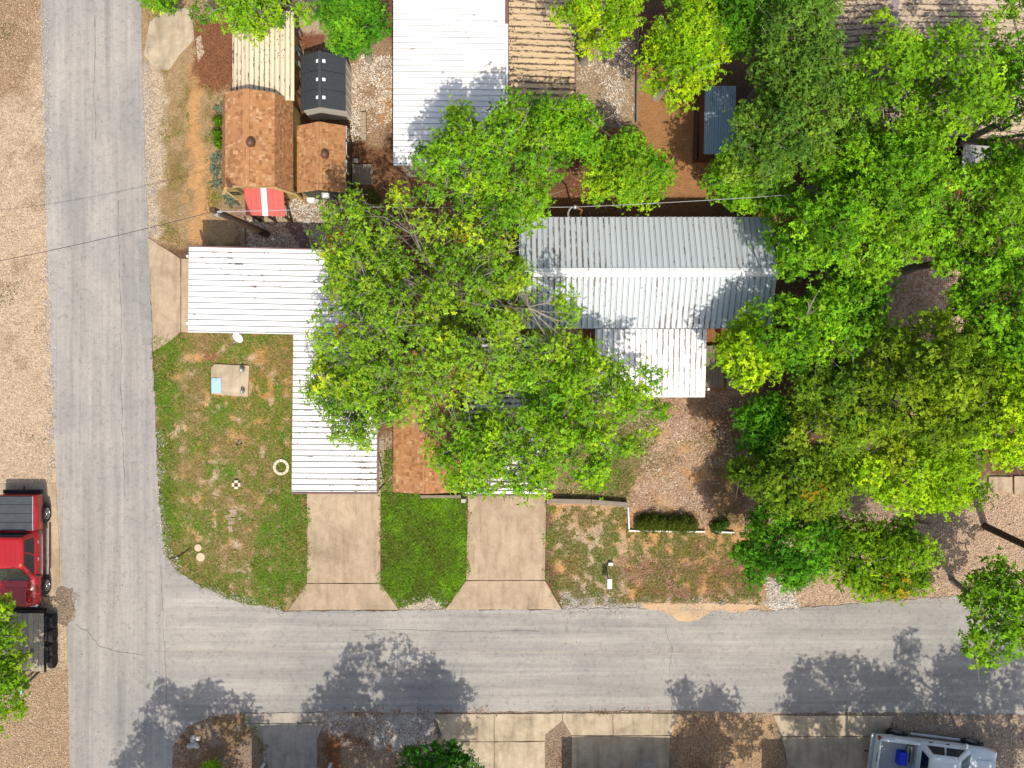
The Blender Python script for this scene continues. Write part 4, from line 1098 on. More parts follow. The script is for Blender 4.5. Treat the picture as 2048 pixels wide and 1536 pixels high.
# ------------------------------------------------------------------ grass, fallen leaves, stones (stuff)
def scatter(name, label, polys, dens, cols, lmin, lmax, wr, mat, seed, thr=None, tilt=.5, z=.01, edge=.25, zr=.03, up=1.0, cat=None, clumpy=0., holes=()):
    """dens per square metre; thr=(frequency, low, seed, softness) patchiness"""
    r = np.random.default_rng(seed); Ps = []
    for poly in polys:
        g = np.array(gpoly(poly)); lo, hi = g.min(0) - .4, g.max(0) + .4
        n = int(dens * (hi[0] - lo[0]) * (hi[1] - lo[1]))
        p = r.random((n, 2)) * (hi - lo) + lo
        d = sdist(p[:, 0], p[:, 1], [tuple(q) for q in g])
        k = d + (fbm(p[:, 0] * 3.5, p[:, 1] * 3.5, seed % 13) - .5) * 2 * edge > 0
        p = p[k]; Ps.append(p)
    p = np.concatenate(Ps)
    for hp in holes:
        p = p[sdist(p[:, 0], p[:, 1], gpoly(hp)) < .02]
    if thr is not None:
        f, lo_, sd, sf = thr
        pr = np.clip((fbm(p[:, 0] * f, p[:, 1] * f, sd) - lo_) / sf, 0, 1); p = p[pr > r.random(len(p))]
    n = len(p)
    P = np.concatenate([p, (z + zr * r.random((n, 1)))], 1)
    N = r.normal(0, tilt * .7, (n, 3)) + np.array([0, 0, up])
    ca = np.array(cols); mixn = fbm(p[:, 0] * .9, p[:, 1] * .9, seed % 7 + 3); mf = fbm(p[:, 0] * 4, p[:, 1] * 4, seed % 5 + 9)
    t = np.clip((mixn - .3) * 1.6 + (mf - .5) * .9 + r.normal(0, .16, n), 0, .999) * (len(ca) - 1)
    i = t.astype(int); fr = (t - i)[:, None]; c = ca[i] * (1 - fr) + ca[np.minimum(i + 1, len(ca) - 1)] * fr
    c = c * (.65 + .7 * r.random((n, 1)))
    o = leaves(name, P, N, r.uniform(lmin, lmax, n), wr, c, mat, None, seed)
    return tag(o, label, cat, kind='stuff')

LAWN = [(308, 675), (380, 664), (586, 668), (588, 980), (614, 990), (614, 1166), (575, 1220), (480, 1204), (400, 1170), (352, 1138), (332, 1105), (322, 1000), (315, 850)]
SEPT = [(422, 726), (502, 726), (502, 794), (422, 794)]
GR = [(.32, .26, .09), (.20, .25, .04), (.16, .28, .025), (.13, .28, .016)]
scatter('grass', 'patchy green and straw lawn between the lane and the white carport', [LAWN], 1500, GR, .05, .14, .22, M['grass'], 101, (3.0, .345, 61, .12), .5, holes=[SEPT], edge=.12)
scatter('grass', 'lush strip of grass along the lane edge of the lawn', [[(308, 672), (372, 664), (352, 720), (345, 850), (350, 1000), (370, 1120), (470, 1190), (575, 1218), (480, 1204), (400, 1170), (352, 1138), (332, 1105), (322, 1000), (314, 850)], [(560, 880), (612, 985), (612, 1170), (560, 1210), (500, 1130), (540, 1000)]], 1500, [(.19, .23, .03), (.13, .26, .018), (.16, .31, .018)], .06, .15, .22, M['grass'], 102, (3.4, .3, 62, .2), .7, edge=.3, holes=[SEPT])
scatter('dry_grass', 'straw-coloured dead grass on the lawn', [LAWN], 520, [(.50, .38, .22), (.46, .27, .12), (.54, .43, .30)], .05, .13, .16, M['grass'], 103, (3.0, .44, 63, .10), .7, holes=[SEPT], edge=.1)
scatter('grass', 'thick green grass between the two flared driveways', [[(761, 985), (938, 992), (933, 1160), (892, 1216), (860, 1195), (800, 1217), (765, 1166)]], 2600, [(.13, .18, .022), (.14, .27, .015), (.18, .36, .013), (.25, .46, .014)], .06, .15, .24, M['grass'], 104, (4.0, .08, 64, .3), .75, edge=.08)
YARD = [(1094, 1012), (1252, 1015), (1262, 1066), (1470, 1064), (1525, 1205), (1300, 1205), (1128, 1212), (1093, 1160)]
scatter('grass', 'sparse green tufts in the bare yard by the mailbox', [YARD], 1900, [(.28, .23, .08), (.19, .23, .045), (.16, .26, .028)], .05, .13, .22, M['grass'], 105, (3.0, .41, 65, .10), .7, edge=.12)
scatter('dry_grass', 'straw and dead grass in the bare yard by the mailbox', [YARD], 420, [(.5, .4, .28), (.44, .28, .15), (.56, .47, .35)], .05, .12, .16, M['grass'], 106, (3.0, .42, 66, .12), .7, edge=.12)
scatter('grass', 'green undergrowth at the foot of the light green oak', [[(1140, 790), (1300, 790), (1320, 860), (1250, 1000), (1100, 1000), (1095, 900)]], 1100, [(.24, .22, .07), (.17, .25, .035), (.15, .30, .02)], .06, .15, .26, M['grass'], 107, (.9, .36, 67, .2), .7)
scatter('grass', 'thin olive weeds in the leaf-strewn yard', [[(1210, 820), (1480, 840), (1480, 1050), (1250, 1010)]], 800, [(.28, .25, .10), (.21, .24, .07)], .05, .12, .22, M['grass'], 108, (.8, .45, 68, .2), .7)
scatter('weeds', 'weedy green patches along the lane below the broken pad', [[(320, 130), (378, 150), (378, 490), (325, 480)], [(412, 170), (445, 190), (445, 470), (412, 470)], [(285, 10), (330, 10), (300, 45)]], 800, [(.36, .28, .10), (.22, .24, .05), (.16, .28, .02)], .05, .13, .22, M['grass'], 109, (1.1, .46, 69, .16), .7)
scatter('weeds', 'tiny weeds dotted over the gravel lot at the left edge', [[(-60, 0), (80, 0), (90, 900), (-60, 900)]], 300, [(.16, .16, .06), (.12, .16, .04)], .05, .12, .25, M['grass'], 110, (.8, .66, 70, .08), .7)
scatter('weeds', 'weeds between the carport and the shingled shed', [[(757, 900), (790, 900), (790, 995), (757, 1000)]], 900, [(.17, .25, .03), (.12, .27, .016)], .07, .16, .3, M['grass'], 111, (1.4, .35, 71, .15), .7)
LIT = [(.22, .115, .065), (.30, .17, .10), (.38, .26, .18), (.17, .085, .05)]
scatter('fallen_leaves', 'brown leaf litter over the yard south of the porch roof', [[(1200, 795), (1500, 795), (1510, 1060), (1260, 1062), (1245, 1005), (1290, 900)]], 420, [(.28, .16, .10), (.36, .23, .15), (.50, .38, .30), (.42, .28, .19), (.62, .53, .45)], .05, .11, .5, M['litter'], 120, (.9, .28, 72, .25), .4)
scatter('fallen_leaves', 'dark brown leaf litter in the roadside yard', [[(1230, 1110), (1500, 1120), (1510, 1200), (1300, 1208), (1235, 1180)], [(1385, 1085), (1455, 1085), (1455, 1110), (1385, 1110)]], 420, LIT, .05, .1, .5, M['litter'], 121, (1.3, .42, 73, .15), .4)
scatter('fallen_leaves', 'leaf litter on the floor of the eastern wood', [[(1540, 380), (2080, 270), (2080, 930), (1640, 960), (1490, 800), (1490, 660), (1560, 640)]], 110, LIT, .06, .13, .5, M['litter'], 122, None, .4)
scatter('fallen_leaves', 'brown leaves under the great oak', [[(700, 400), (1110, 400), (1110, 690), (930, 990), (760, 985), (760, 680), (700, 480)], [(1140, 260), (1260, 260), (1250, 430), (1130, 430)]], 110, LIT, .06, .12, .5, M['litter'], 123, None, .4)
scatter('fallen_leaves', 'rust-brown leaf pile beside the broken pad', [[(386, 45), (466, 45), (466, 178), (400, 180)], [(600, 60), (650, 70), (650, 108), (590, 100)]], 500, [(.24, .10, .05), (.18, .075, .04)], .05, .1, .5, M['litter'], 124, None, .4)
scatter('fallen_leaves', 'brown leaves on the verges below the side road', [[(350, 1440), (490, 1430), (525, 1485), (525, 1600), (345, 1600)], [(640, 1440), (870, 1440), (890, 1600), (640, 1600)], [(1350, 1432), (1550, 1432), (1570, 1600), (1340, 1600)], [(1100, 1470), (1140, 1470), (1140, 1600), (1095, 1600)]], 260, LIT, .05, .1, .5, M['litter'], 125, (1.2, .4, 74, .2), .4)
scatter('fallen_leaves', 'drift of leaves along the top edge of the lower driveways', [[(650, 1415), (990, 1412), (1000, 1428), (650, 1430)], [(1600, 1420), (1700, 1418), (1700, 1430), (1600, 1430)], [(1180, 1418), (1340, 1418), (1340, 1426), (1180, 1426)]], 220, [(.3, .15, .08), (.2, .1, .06)], .05, .1, .5, M['litter'], 126, (2, .45, 75, .15), .4, z=.045)
WST = [(.62, .55, .46), (.45, .36, .27), (.7, .66, .6), (.3, .23, .17)]
scatter('stone_mulch', 'pale stone mulch around the red awning and sheds', [[(492, 405), (700, 400), (700, 495), (492, 495)], [(698, 110), (786, 110), (786, 240), (700, 290)]], 700, WST, .04, .09, .7, M['litter'], 127, (1.5, .3, 76, .2), .45)
scatter('stone_mulch', 'white stone flecks in the yard right of the tan lean-to', [[(1155, 60), (1275, 60), (1270, 255), (1155, 245)]], 350, [(.66, .62, .56), (.5, .42, .33)], .04, .08, .7, M['litter'], 128, (1.2, .42, 77, .2), .45)
scatter('gravel_stones', 'loose gravel along the lane and road edges', [[(284, 100), (300, 100), (312, 470), (297, 470)], [(312, 860), (324, 860), (338, 1100), (400, 1168), (575, 1219), (570, 1228), (400, 1184), (328, 1116), (316, 1000)], [(80, 0), (98, 0), (112, 960), (98, 960)], [(800, 1195), (895, 1195), (888, 1226), (800, 1226)], [(1125, 1190), (1320, 1195), (1540, 1205), (1540, 1235), (1125, 1228)]], 420, [(.45, .42, .38), (.36, .33, .3), (.52, .49, .45)], .03, .07, .75, M['litter'], 129, (1.6, .35, 78, .2), .4, z=.03)
scatter('gravel_stones', 'loose stones of the gravel lot at the left edge', [[(-80, -20), (85, -20), (92, 400), (112, 960), (-80, 960)], [(-80, 1190), (125, 1190), (145, 1600), (-80, 1600)]], 170, [(.47, .37, .26), (.40, .30, .2), (.54, .45, .34), (.34, .25, .16)], .03, .08, .6, M['litter'], 130, None, .45)
scatter('gravel_stones', 'pinkish loose stones of the gravel drive at the right', [[(1640, 1020), (2090, 985), (2090, 1200), (1600, 1210)], [(1780, 1430), (2090, 1430), (2090, 1600), (1780, 1600)]], 260, [(.5, .37, .27), (.38, .26, .18), (.6, .48, .38)], .04, .08, .6, M['litter'], 131, None, .45)
scatter('gravel_stones', 'grit and leaf crumbs along both rims of the side road', [[(480, 1206), (900, 1219), (1530, 1218), (2080, 1186), (2080, 1200), (1530, 1232), (900, 1228), (480, 1216)], [(360, 1440), (480, 1414), (900, 1414), (2080, 1414), (2080, 1434), (900, 1432), (480, 1432), (372, 1462)]], 130, [(.3, .27, .23), (.42, .38, .33), (.22, .15, .1)], .02, .06, .7, M['litter'], 142, (1.8, .42, 79, .15), .3, z=.04)
scatter('gravel_stones', 'white rubble at the culvert end by the roadside tree', [[(1528, 1155), (1580, 1155), (1598, 1215), (1540, 1222)]], 500, [(.6, .57, .52), (.45, .38, .3)], .05, .12, .7, M['litter'], 132, None, .5)

scatter('grass', 'ragged tufts creeping over the edges of the two flared driveways', [[(608, 990), (619, 990), (619, 1165), (584, 1222), (572, 1222), (608, 1168)], [(757, 985), (768, 985), (768, 1165), (802, 1216), (794, 1218), (757, 1168)], [(930, 995), (940, 995), (938, 1160), (896, 1216), (886, 1218), (928, 1160)], [(1087, 1000), (1098, 1000), (1096, 1160), (1128, 1212), (1118, 1214), (1087, 1162)], [(485, 1430), (496, 1430), (535, 1490), (535, 1560), (522, 1560), (522, 1490)]], 900, [(.26, .22, .08), (.16, .25, .025), (.15, .32, .015)], .06, .15, .24, M['grass'], 143, (3.0, .5, 80, .1), .6, z=.05)
# specks and cracks on the roads
scatter('gravel_stones', 'gravelly dirt tongue spilling onto the lane by the trailer', [[(112, 1176), (150, 1184), (158, 1212), (152, 1240), (134, 1250), (116, 1246)]], 500, [(.24, .17, .11), (.36, .28, .2), (.16, .1, .07)], .03, .08, .7, M['litter'], 141, None, .4, z=.04)
scatter('road_specks', 'dark specks, leaf bits and stains scattered on the lanes', [[(95, 0), (280, 0), (310, 800), (330, 1120), (480, 1215), (2080, 1200), (2080, 1422), (360, 1422), (340, 1560), (150, 1560), (120, 1100)]], 1.5, [(.10, .09, .085), (.16, .12, .09), (.2, .19, .18)], .02, .07, .8, M['litter'], 140, None, .1, z=.036, zr=.004)
for i, pts in enumerate(([(150, 1250), (175, 1262), (195, 1290), (240, 1305), (300, 1312)], [(236, 400), (238, 520), (243, 640), (241, 760), (246, 900), (250, 1010)], [(322, 1130), (326, 1230), (331, 1330), (334, 1420)], [(700, 1262), (820, 1260), (960, 1264), (1100, 1261)], [(1330, 1255), (1345, 1300), (1338, 1350), (1352, 1415)], [(190, 30), (188, 180), (192, 300)])):
    P = []
    for a, b_ in zip(pts[:-1], pts[1:]):
        for k in range(6):
            q = W(a[0] + (b_[0] - a[0]) * k / 6 + random.uniform(-1.5, 1.5), a[1] + (b_[1] - a[1]) * k / 6 + random.uniform(-1.5, 1.5), .0355); P.append(q)
    m_ = MB()
    for a, b_ in zip(P[:-1], P[1:]):
        d_ = (b_ - a).normalized(); n_ = Vector((-d_.y, d_.x, 0)) * random.uniform(.006, .013); m_.add([a - n_, a + n_, b_ + n_, b_ - n_], [(3, 2, 1, 0)])
    m_.build('road_crack', M['seam'], kind='structure')

# brick patio under the eastern trees
root = thing('brick_patio', None, None, W(1880, 590), kind='structure')
b = MB(); r_ = random.Random(5); ca_, sa_ = math.cos(.05), math.sin(.05)
for i in range(40):
    for j in range(38):
        x, y = (i - 20) * .088, (j - 19) * .088
        p = W(1858, 590) + Vector((x * ca_ - y * sa_, x * sa_ + y * ca_, .02))
        k = r_.choice([(.46, .28, .18), (.52, .36, .26), (.38, .22, .13), (.55, .42, .32)]); b.box(p, (.076, .076, .05), .05, col=k)
b.build('pavers', M['litter'], root, kind='stuff')
# plum paver path by the red awning
root = thing('paver_path', None, None, W(600, 470), kind='structure')
for i in range(5):
    for j in range(2):
        p = W(578 + i * 9 + j * 13, 452 + i * 12 - j * 5); MB().box((p.x, p.y, .03), (.26, .26, .06), -.55).build('paver', M['mauve_paver'], root, bevel=.008)

# ------------------------------------------------------------------ poles and wires
def pole(label, bx, by, h, tx, ty):
    a, t = W(bx, by), W(tx, ty, h); root = thing('utility_pole', label, 'pole', a)
    MB().tube([a - Vector((0, 0, .1)), a.lerp(t, .5), t], [.15, .13, .105], 14).build('shaft', M['pole_wood'], root, smooth=False)
    return root, t
root, pt = pole('leaning brown utility pole standing beside the red awning', 533, 468, 7.0, 424, 419)
MB().tube([pt + Vector((0, 0, -.3)), pt + Vector((.18, -.03, -.28)), pt + Vector((.24, -.04, -.2))], [.03, .03, .05], 8).build('insulator', M['cable_light'], root)
MB().box(pt + Vector((.05, -.1, -.45)), (.12, .12, .25)).build('bracket', M['steel'], root)
root, pt2 = pole('dark utility pole at the right edge on the pink gravel', 1970, 1052, 7.5, 2175, 1150)
def wire(label, pts, rad, mat, sag=.0):
    out = []
    for i in range(len(pts) - 1):
        a, b_ = Vector(pts[i]), Vector(pts[i + 1])
        for k in range(12):
            t = k / 12; q = a.lerp(b_, t); q.z -= sag * 4 * t * (1 - t); out.append(q)
    out.append(Vector(pts[-1])); o = MB().tube(out, rad, 5).build('power_line', mat)
    return tag(o, label, 'wire')
wire('dark wire crossing the lane to the leaning utility pole', [W(-160, 552, 7.2), pt + Vector((.1, 0, -.2))], .011, M['cable_dark'], .5)
hd = W(1150, 414, 4.6)
wire('pale wire from the leaning utility pole past the red awning into the oak', [pt + Vector((.24, -.04, -.2)), W(740, 414, 5.4), hd], .011, M['cable_light'], .1)
wire('pale wire from the service mast east along the back of the grey house', [hd, W(1560, 391, 6.2), W(2100, 350, 7.5)], .010, M['cable_light'], .15)
root = thing('service_mast', 'rust-brown electrical service mast with looped cable behind the grey house', 'mast', W(1153, 446))
b0 = W(1153, 448); MB().tube([b0, Vector((b0.x, b0.y, 3.4)), Vector((hd.x, hd.y, 4.6))], .035, 8).build('pipe', M['ins_brown'], root)
MB().lathe(hd, [(.06, -.08), (.09, 0), (.06, .08)], 10).build('weather_head', M['steel'], root, smooth=True)
for q in (0, .07):
    MB().tube([hd + Vector((-.03 - .2 * math.sin(a) - q * .5, -.24 * (1 - math.cos(a)), -.3 * a / 3.1)) for a in np.linspace(0, 3.1, 9)], .008, 5).build('cable_loop', M['cable_light'], root)

# ------------------------------------------------------------------ small yard things
root = thing('septic_slab', 'tan concrete slab with blue hatch and two metal vents on the lawn', 'slab', W(461, 760))
MB().prism([tuple(W(x, y)[:2]) for x, y in ((424, 735), (430, 728), (500, 731), (497, 794), (424, 788))], -.05, .12).build('slab', M['concrete_pale'], root, bevel=.02)
h_ = MB().box(W(432.5, 771, .14), (.40, .62, .03)).build('hatch', M['sky_blue'], root, bevel=.008)
MB().box(W(432, 759, .165), (.05, .12, .02)).build('latch', M['steel'], h_)
for (x, y, rr) in ((486, 740, .105), (487, 783, .085)):
    v_ = MB().lathe(W(x, y, .12), [(rr * .8, 0), (rr * .8, .16), (rr, .18), (rr * 1.05, .25), (rr * .7, .34), (rr * .2, .37)], 14).build('vent_cap', M['steel'], root, smooth=True)
    f_ = MB()
    for k in range(12):
        a = k * math.pi / 6; f_.beam(W(x, y, .12) + Vector((rr * 1.06 * math.cos(a), rr * 1.06 * math.sin(a), .2)), W(x, y, .12) + Vector((rr * .6 * math.cos(a), rr * .6 * math.sin(a), .35)), .012, .015)
    f_.build('fins', M['block_grey'], v_)
root = thing('satellite_dish', 'white satellite dish on the south edge of the long carport', 'satellite dish', W(474, 682))
c0 = W(476, 675, 2.5); Rm = Vector((-.35, -.55, .75)).to_track_quat('Z', 'Y').to_matrix()
MB().lathe(c0, [(.02, -.07), (.12, -.055), (.2, -.02), (.23, .02), (.225, .025), (.19, -.005), (.11, -.04), (.02, -.055)], 20, Rm).build('dish', M['white_metal'], root, smooth=True)
MB().tube([c0 - Rm @ Vector((0, 0, .07)), W(474, 682, 2.0), W(474, 684, 0)], .025, 8).build('mast', M['steel'], root)
MB().tube([c0 + Rm @ Vector((0, -.22, 0)), c0 + Rm @ Vector((0, -.12, .3))], .015, 6).build('feed_arm', M['steel'], root)
root = thing('block_ring', 'ring of pale curved blocks on the lawn beside the carport', 'planter ring', W(563, 934))
for k in range(12):
    a = 2 * math.pi * k / 12; c0 = W(563, 934, .05) + Vector((.285 * math.cos(a), .285 * math.sin(a), 0))
    P = []
    for z in (0, .1):
        for rr, da in ((.225, -.245), (.345, -.245), (.345, .245), (.225, .245)):
            P.append(W(563, 934) + Vector((rr * math.cos(a + da), rr * math.sin(a + da), z + random.uniform(0, .01))))
    MB().add(P, [(3, 2, 1, 0), (4, 5, 6, 7), (0, 1, 5, 4), (1, 2, 6, 5), (2, 3, 7, 6), (3, 0, 4, 7)]).build('block', M['stone_pale'], root, bevel=.01, fixn=True)
root = thing('fire_pit', 'small square of four pale blocks in the middle of the lawn', 'fire pit', W(473, 969))
for dx, dy, w_, d_ in ((-.13, 0, .1, .16), (.13, 0, .1, .16), (0, .13, .16, .1), (0, -.13, .16, .1)):
    MB().box(W(473, 969, .08) + Vector((dx, dy, 0)), (w_, d_, .16)).build('block', M['stone_pale'], root, bevel=.01)
MB().box(W(473, 969, .02), (.16, .16, .04)).build('ash_bed', M['rust_iron'], root)
root = thing('flagstones', 'pink flagstones laid in the lower lawn', 'flagstones', W(465, 1040))
for x, y, w_, d_, a in ((466, 1026, .3, .32, .1), (463, 1042, .26, .26, -.1), (461, 1058, .18, .24, .2), (455, 1034, .2, .2, .3), (479, 1036, .16, .14, .2)):
    MB().box(W(x, y, .015), (w_, d_, .05), a).build('flagstone', M['pinkstone'], root, bevel=.01)
root = thing('scrap_pile', 'little heap of dark scrap stones on the lawn below the concrete slab', 'scrap', W(479, 887))
for k in range(7):
    MB().box(W(479 + random.uniform(-6, 6), 887 + random.uniform(-5, 5), .04), (.1, .06, .06), random.uniform(0, 3)).build('stone', M['block_grey'] if k % 2 else M['black'], root, bevel=.01)
for x, y, rr, lab in ((397, 1095, .155, 'smaller round tan lid in the lower left lawn'), (402, 1113.5, .185, 'larger round tan lid in the lower left lawn, below the smaller one')):
    root = thing('access_lid', lab, 'lid', W(x, y))
    MB().lathe(W(x, y, 0), [(rr, 0), (rr, .06), (rr * .94, .08), (rr * .3, .085)], 28).build('lid', M['lid'], root)
    MB().lathe(W(x + 2, y - 2, .08), [(.02, 0), (.02, .012)], 8).build('bolt', M['steel'], root)
root = thing('drain_pipe', 'thin black pipe poking from the lawn corner at the road', 'pipe', W(365, 1110))
MB().tube([W(340, 1117, .08), W(355, 1115, .1), W(381, 1096, .12)], .018, 8).build('pipe', M['black'], root)
MB().lathe(W(355, 1115, .06), [(.04, 0), (.04, .1)], 10).build('cap', M['steel'], root)
root = thing('mailbox', 'white box on a short post in the roadside yard', 'mailbox', W(1218, 1172))
MB().box(W(1219, 1164, .4), (.07, .07, .8)).build('post', M['wood_grey'], root)
MB().box(W(1219, 1167, .9), (.2, .42, .24)).build('box', M['white_paint'], root, bevel=.03)
MB().box(W(1219, 1176, .9), (.18, .02, .2)).build('door', M['block_grey'], root)
root = thing('utility_box', 'small pale grey box on the yard above the mailbox', 'box', W(1220, 1128))
MB().prism([tuple(W(x, y)[:2]) for x, y in ((1214, 1130), (1218, 1125), (1226, 1124), (1226, 1131))], 0, .2).build('box', M['block_grey'], root, bevel=.01)
MB().box(W(1221, 1128, .21), (.16, .1, .02)).build('lid', M['white_paint'], root)
root = thing('retaining_wall', 'grey stacked timber edging right of the flared driveway', 'retaining wall', W(1175, 1005))
pts = [(1096, 1002), (1182, 1004), (1256, 1010)]
for lv, z in ((0, .1), (1, .3)):
    for i, (a, b_) in enumerate(zip(pts[:-1], pts[1:])):
        A_, B_ = W(*a, z), W(*b_, z); A_.y += lv * .03; B_.y += lv * .03
        MB().beam(A_.lerp(B_, .005), A_.lerp(B_, .995), .17, .19).build('timber', M['wood_grey_x'], root, bevel=.012)
MB().box(W(1097, 1002, .2), (.16, .22, .46)).build('end_post', M['wood_grey'], root, bevel=.01)
root = thing('border_edging', 'white painted board edging round the clipped hedge', 'edging', W(1330, 1062))
for a, b_ in (((1256, 1014), (1258, 1058)), ((1257, 1061), (1335, 1062)), ((1337, 1062.5), (1410, 1063)), ((1430, 1063), (1468, 1065))):
    MB().beam(W(*a, .09), W(*b_, .09), .06, .18).build('board', M['white_paint'], root, bevel=.01)
# hedge
def shrub(name, label, cat, spec, colr, leaf=.07, dens=900, seed=1, mat='leaf', wr=.5, group=None):
    """spec: list of (px, py, r, h) rounded clumps"""
    r = np.random.default_rng(seed); root = thing(name, label, cat, W(spec[0][0], spec[0][1]), group=group)
    st = MB(); Ps, Ns, Cs = [], [], []
    for (x, y, rr, h) in spec:
        c0 = np.array(W(x, y)); n = int(dens * rr * rr * 9)
        d = r.normal(0, 1, (n, 3)); d /= np.linalg.norm(d, axis=1, keepdims=True); d[:, 2] = np.abs(d[:, 2])
        rad = r.random(n) ** .25
        wob = 1 + .14 * np.sin(5 * d[:, 0] + seed) * np.cos(4 * d[:, 1])
        Ps.append(c0 + d * (rad * wob)[:, None] * np.array([rr, rr, h]) + np.array([0, 0, .03])); Ns.append(d + r.normal(0, .5, (n, 3)) + [0, 0, .2])
        Cs.append(np.array(colr) * (np.clip(1 + .3 * r.normal(0, 1, (n, 1)), .4, 2)) * np.exp(r.normal(0, .12, (n, 3))))
        for k in range(4): st.tube([c0, c0 + np.array([r.normal(0, rr * .3), r.normal(0, rr * .3), h * .5]), c0 + np.array([r.normal(0, rr * .5), r.normal(0, rr * .5), h * .85])], [.02, .014, .006], 4)
    st.build('stems', M['bark_dark'], root)
    P = np.concatenate(Ps); leaves('foliage', P - np.array(root.location), np.concatenate(Ns), leaf * r.uniform(.7, 1.3, len(P)), wr, np.concatenate(Cs), M[mat], root, seed)
    return root
shrub('hedge', 'clipped dark green hedge of two merged bushes inside the white edging', 'hedge',
      [(1285, 1046, .42, .75), (1302, 1044, .45, .8), (1320, 1045, .38, .7), (1342, 1046, .40, .75), (1362, 1046, .45, .8), (1378, 1048, .36, .7)], (.085, .115, .012), .06, 1300, 3)
shrub('bush', 'scrappy dark bush at the right end of the white edging', 'bush', [(1432, 1054, .3, .5), (1446, 1046, .26, .5)], (.05, .12, .012), .08, 700, 4)
shrub('bush', 'bright green bush against the west side of the barn shed', 'bush', [(441, 245, .22, .7), (438, 272, .24, .7), (441, 288, .22, .6)], (.10, .22, .010), .1, 600, 5)
for i, (x, y, n, lab) in enumerate(((436, 318, 15, 'blue-green agave low against the barn shed, below the bright bush'), (432, 342, 17, 'large blue-green agave at the middle of the barn shed west wall'), (436, 366, 13, 'blue-green agave near the barn shed corner'), (441, 220, 12, 'blue-green agave above the bright bush by the barn shed'), (455, 392, 16, 'blue-green agave left of the red awning'), (466, 405, 20, 'dark rosette agave beside the awning post'))):
    root = thing('agave', lab, 'agave', W(x, y), group='agaves by the barn shed'); r = np.random.default_rng(i + 60)
    P = np.tile(np.array([0, 0, .12]), (n * 3, 1)) + r.normal(0, .1, (n * 3, 3)) * [1, 1, .3]
    a = r.random(n * 3) * 6.28; T = np.stack([np.cos(a), np.sin(a), r.uniform(.2, .9, n * 3)], 1); N = np.stack([-np.cos(a) * .5, -np.sin(a) * .5, np.ones(n * 3)], 1)
    leaves('blades', P, N, r.uniform(.12, .25, n * 3), .34, np.array((.15, .19, .13)) * (.6 + .7 * r.random((n * 3, 1))), M['grass'], root, i, T)
    MB().lathe((W(x, y).x, W(x, y).y, 0), [(.07, 0), (.06, .12), (.02, .15)], 8).build('core', M['bark_dark'], root)
shrub('bush', 'thin yellow-green weeds beside the olive shed corner', 'bush', [(742, 392, .3, .5), (752, 402, .25, .4)], (.14, .16, .02), .09, 260, 8)
# things by the sheds
root = thing('air_conditioner', 'white window air conditioner on the olive shed front wall', 'air conditioner', W(652, 400))
p = W(652, 388, 1.35); MB().box(p, (.32, .34, .28)).build('casing', M['white_metal'], root, bevel=.02)
for k in range(3): MB().box(p + Vector((-.06 + .05 * k, -.02, .142)), (.03, .05, .006)).build('vent_slot', M['steel'], root)
MB().beam(p + Vector((-.1, .1, -.14)), p + Vector((-.25, .2, -.7)), .03, .03).build('bracket', M['steel'], root); MB().beam(p + Vector((.1, .1, -.14)), p + Vector((.2, .2, -.7)), .03, .03).build('bracket', M['steel'], root)
root = thing('white_tub', 'lumpy white bag on a grey tub in front of the olive shed', 'tub', W(627, 402))
MB().box(W(628, 403, .15), (.5, .22, .3), -.1).build('tub', M['block_grey'], root, bevel=.05)
MB().lathe(W(622, 398, .3), [(.17, 0), (.2, .06), (.15, .14), (.05, .17)], 12).build('bag', M['white_paint'], root, smooth=True)
root = thing('block_steps', 'short curved row of grey concrete blocks right of the red awning', 'blocks', W(619, 434))
for x, y, a in ((623, 427, -.4), (620, 433, -.3), (617, 439, -.2), (615, 444, -.1)):
    MB().box(W(x, y, .06), (.2, .11, .12), a).build('block', M['block_grey'], root, bevel=.012)
root = thing('planter_bench', 'row of four tan blocks standing right of the white resin shed', 'block row', W(728, 254))
for k in range(4):
    MB().box(W(727.5 + .3 * k, 233 + k * 14, .14), (.22, .285, .28)).build('block', M['wood_tan'], root, bevel=.012)
root = thing('yard_sign', 'tiny blue and white sign beside the olive shed', 'sign', W(712, 322))
MB().box(W(712, 321, .5), (.15, .03, .18), 0, rot=Matrix.Rotation(-.8, 3, 'X')).build('panel', M['white_paint'], root)
MB().box(W(712, 321, .513), (.11, .03, .08), 0, rot=Matrix.Rotation(-.8, 3, 'X')).build('blue_field', M['sky_blue'], root)
MB().box(W(712, 320, .24), (.03, .03, .48)).build('stake', M['wood_tan'], root)
root = thing('white_box', 'little white box on the stone mulch near the pole foot', 'box', W(546, 478))
MB().box(W(546, 478, .06), (.09, .12, .12), -.2).build('box', M['white_paint'], root, bevel=.01)
MB().box(W(546, 478, .125), (.07, .1, .012), -.2).build('lid', M['skylight'], root)
root = thing('barbecue', 'small dark grill with white side under the left end of the awning', 'grill', W(511, 438))
MB().box(W(511, 437, .35), (.16, .26, .5)).build('body', M['black'], root, bevel=.03)
MB().box(W(514, 438, .4), (.05, .24, .4)).build('side_panel', M['white_metal'], root)
for dx in (-.07, .07):
    MB().box(W(511, 437, .06) + Vector((dx, 0, 0)), (.03, .2, .12)).build('leg', M['black'], root)
root = thing('log_pile', 'few cut pale logs beside the olive shed corner', 'logs', W(712, 383))
for k, (x, y, a) in enumerate(((708, 380, .1), (714, 382, .4), (720, 383, -.2), (725, 391, 1.4))):
    c0 = W(x, y, .06); d = Vector((math.cos(a), math.sin(a), 0)) * .12; MB().tube([c0 - d, c0 + d], .05, 8).build('log', M['wood_tan'], root)
root = thing('tarp_bundle', 'sage green tarp bundle between the beige cabin and the dark-roofed shed', 'tarp', W(596, 118))
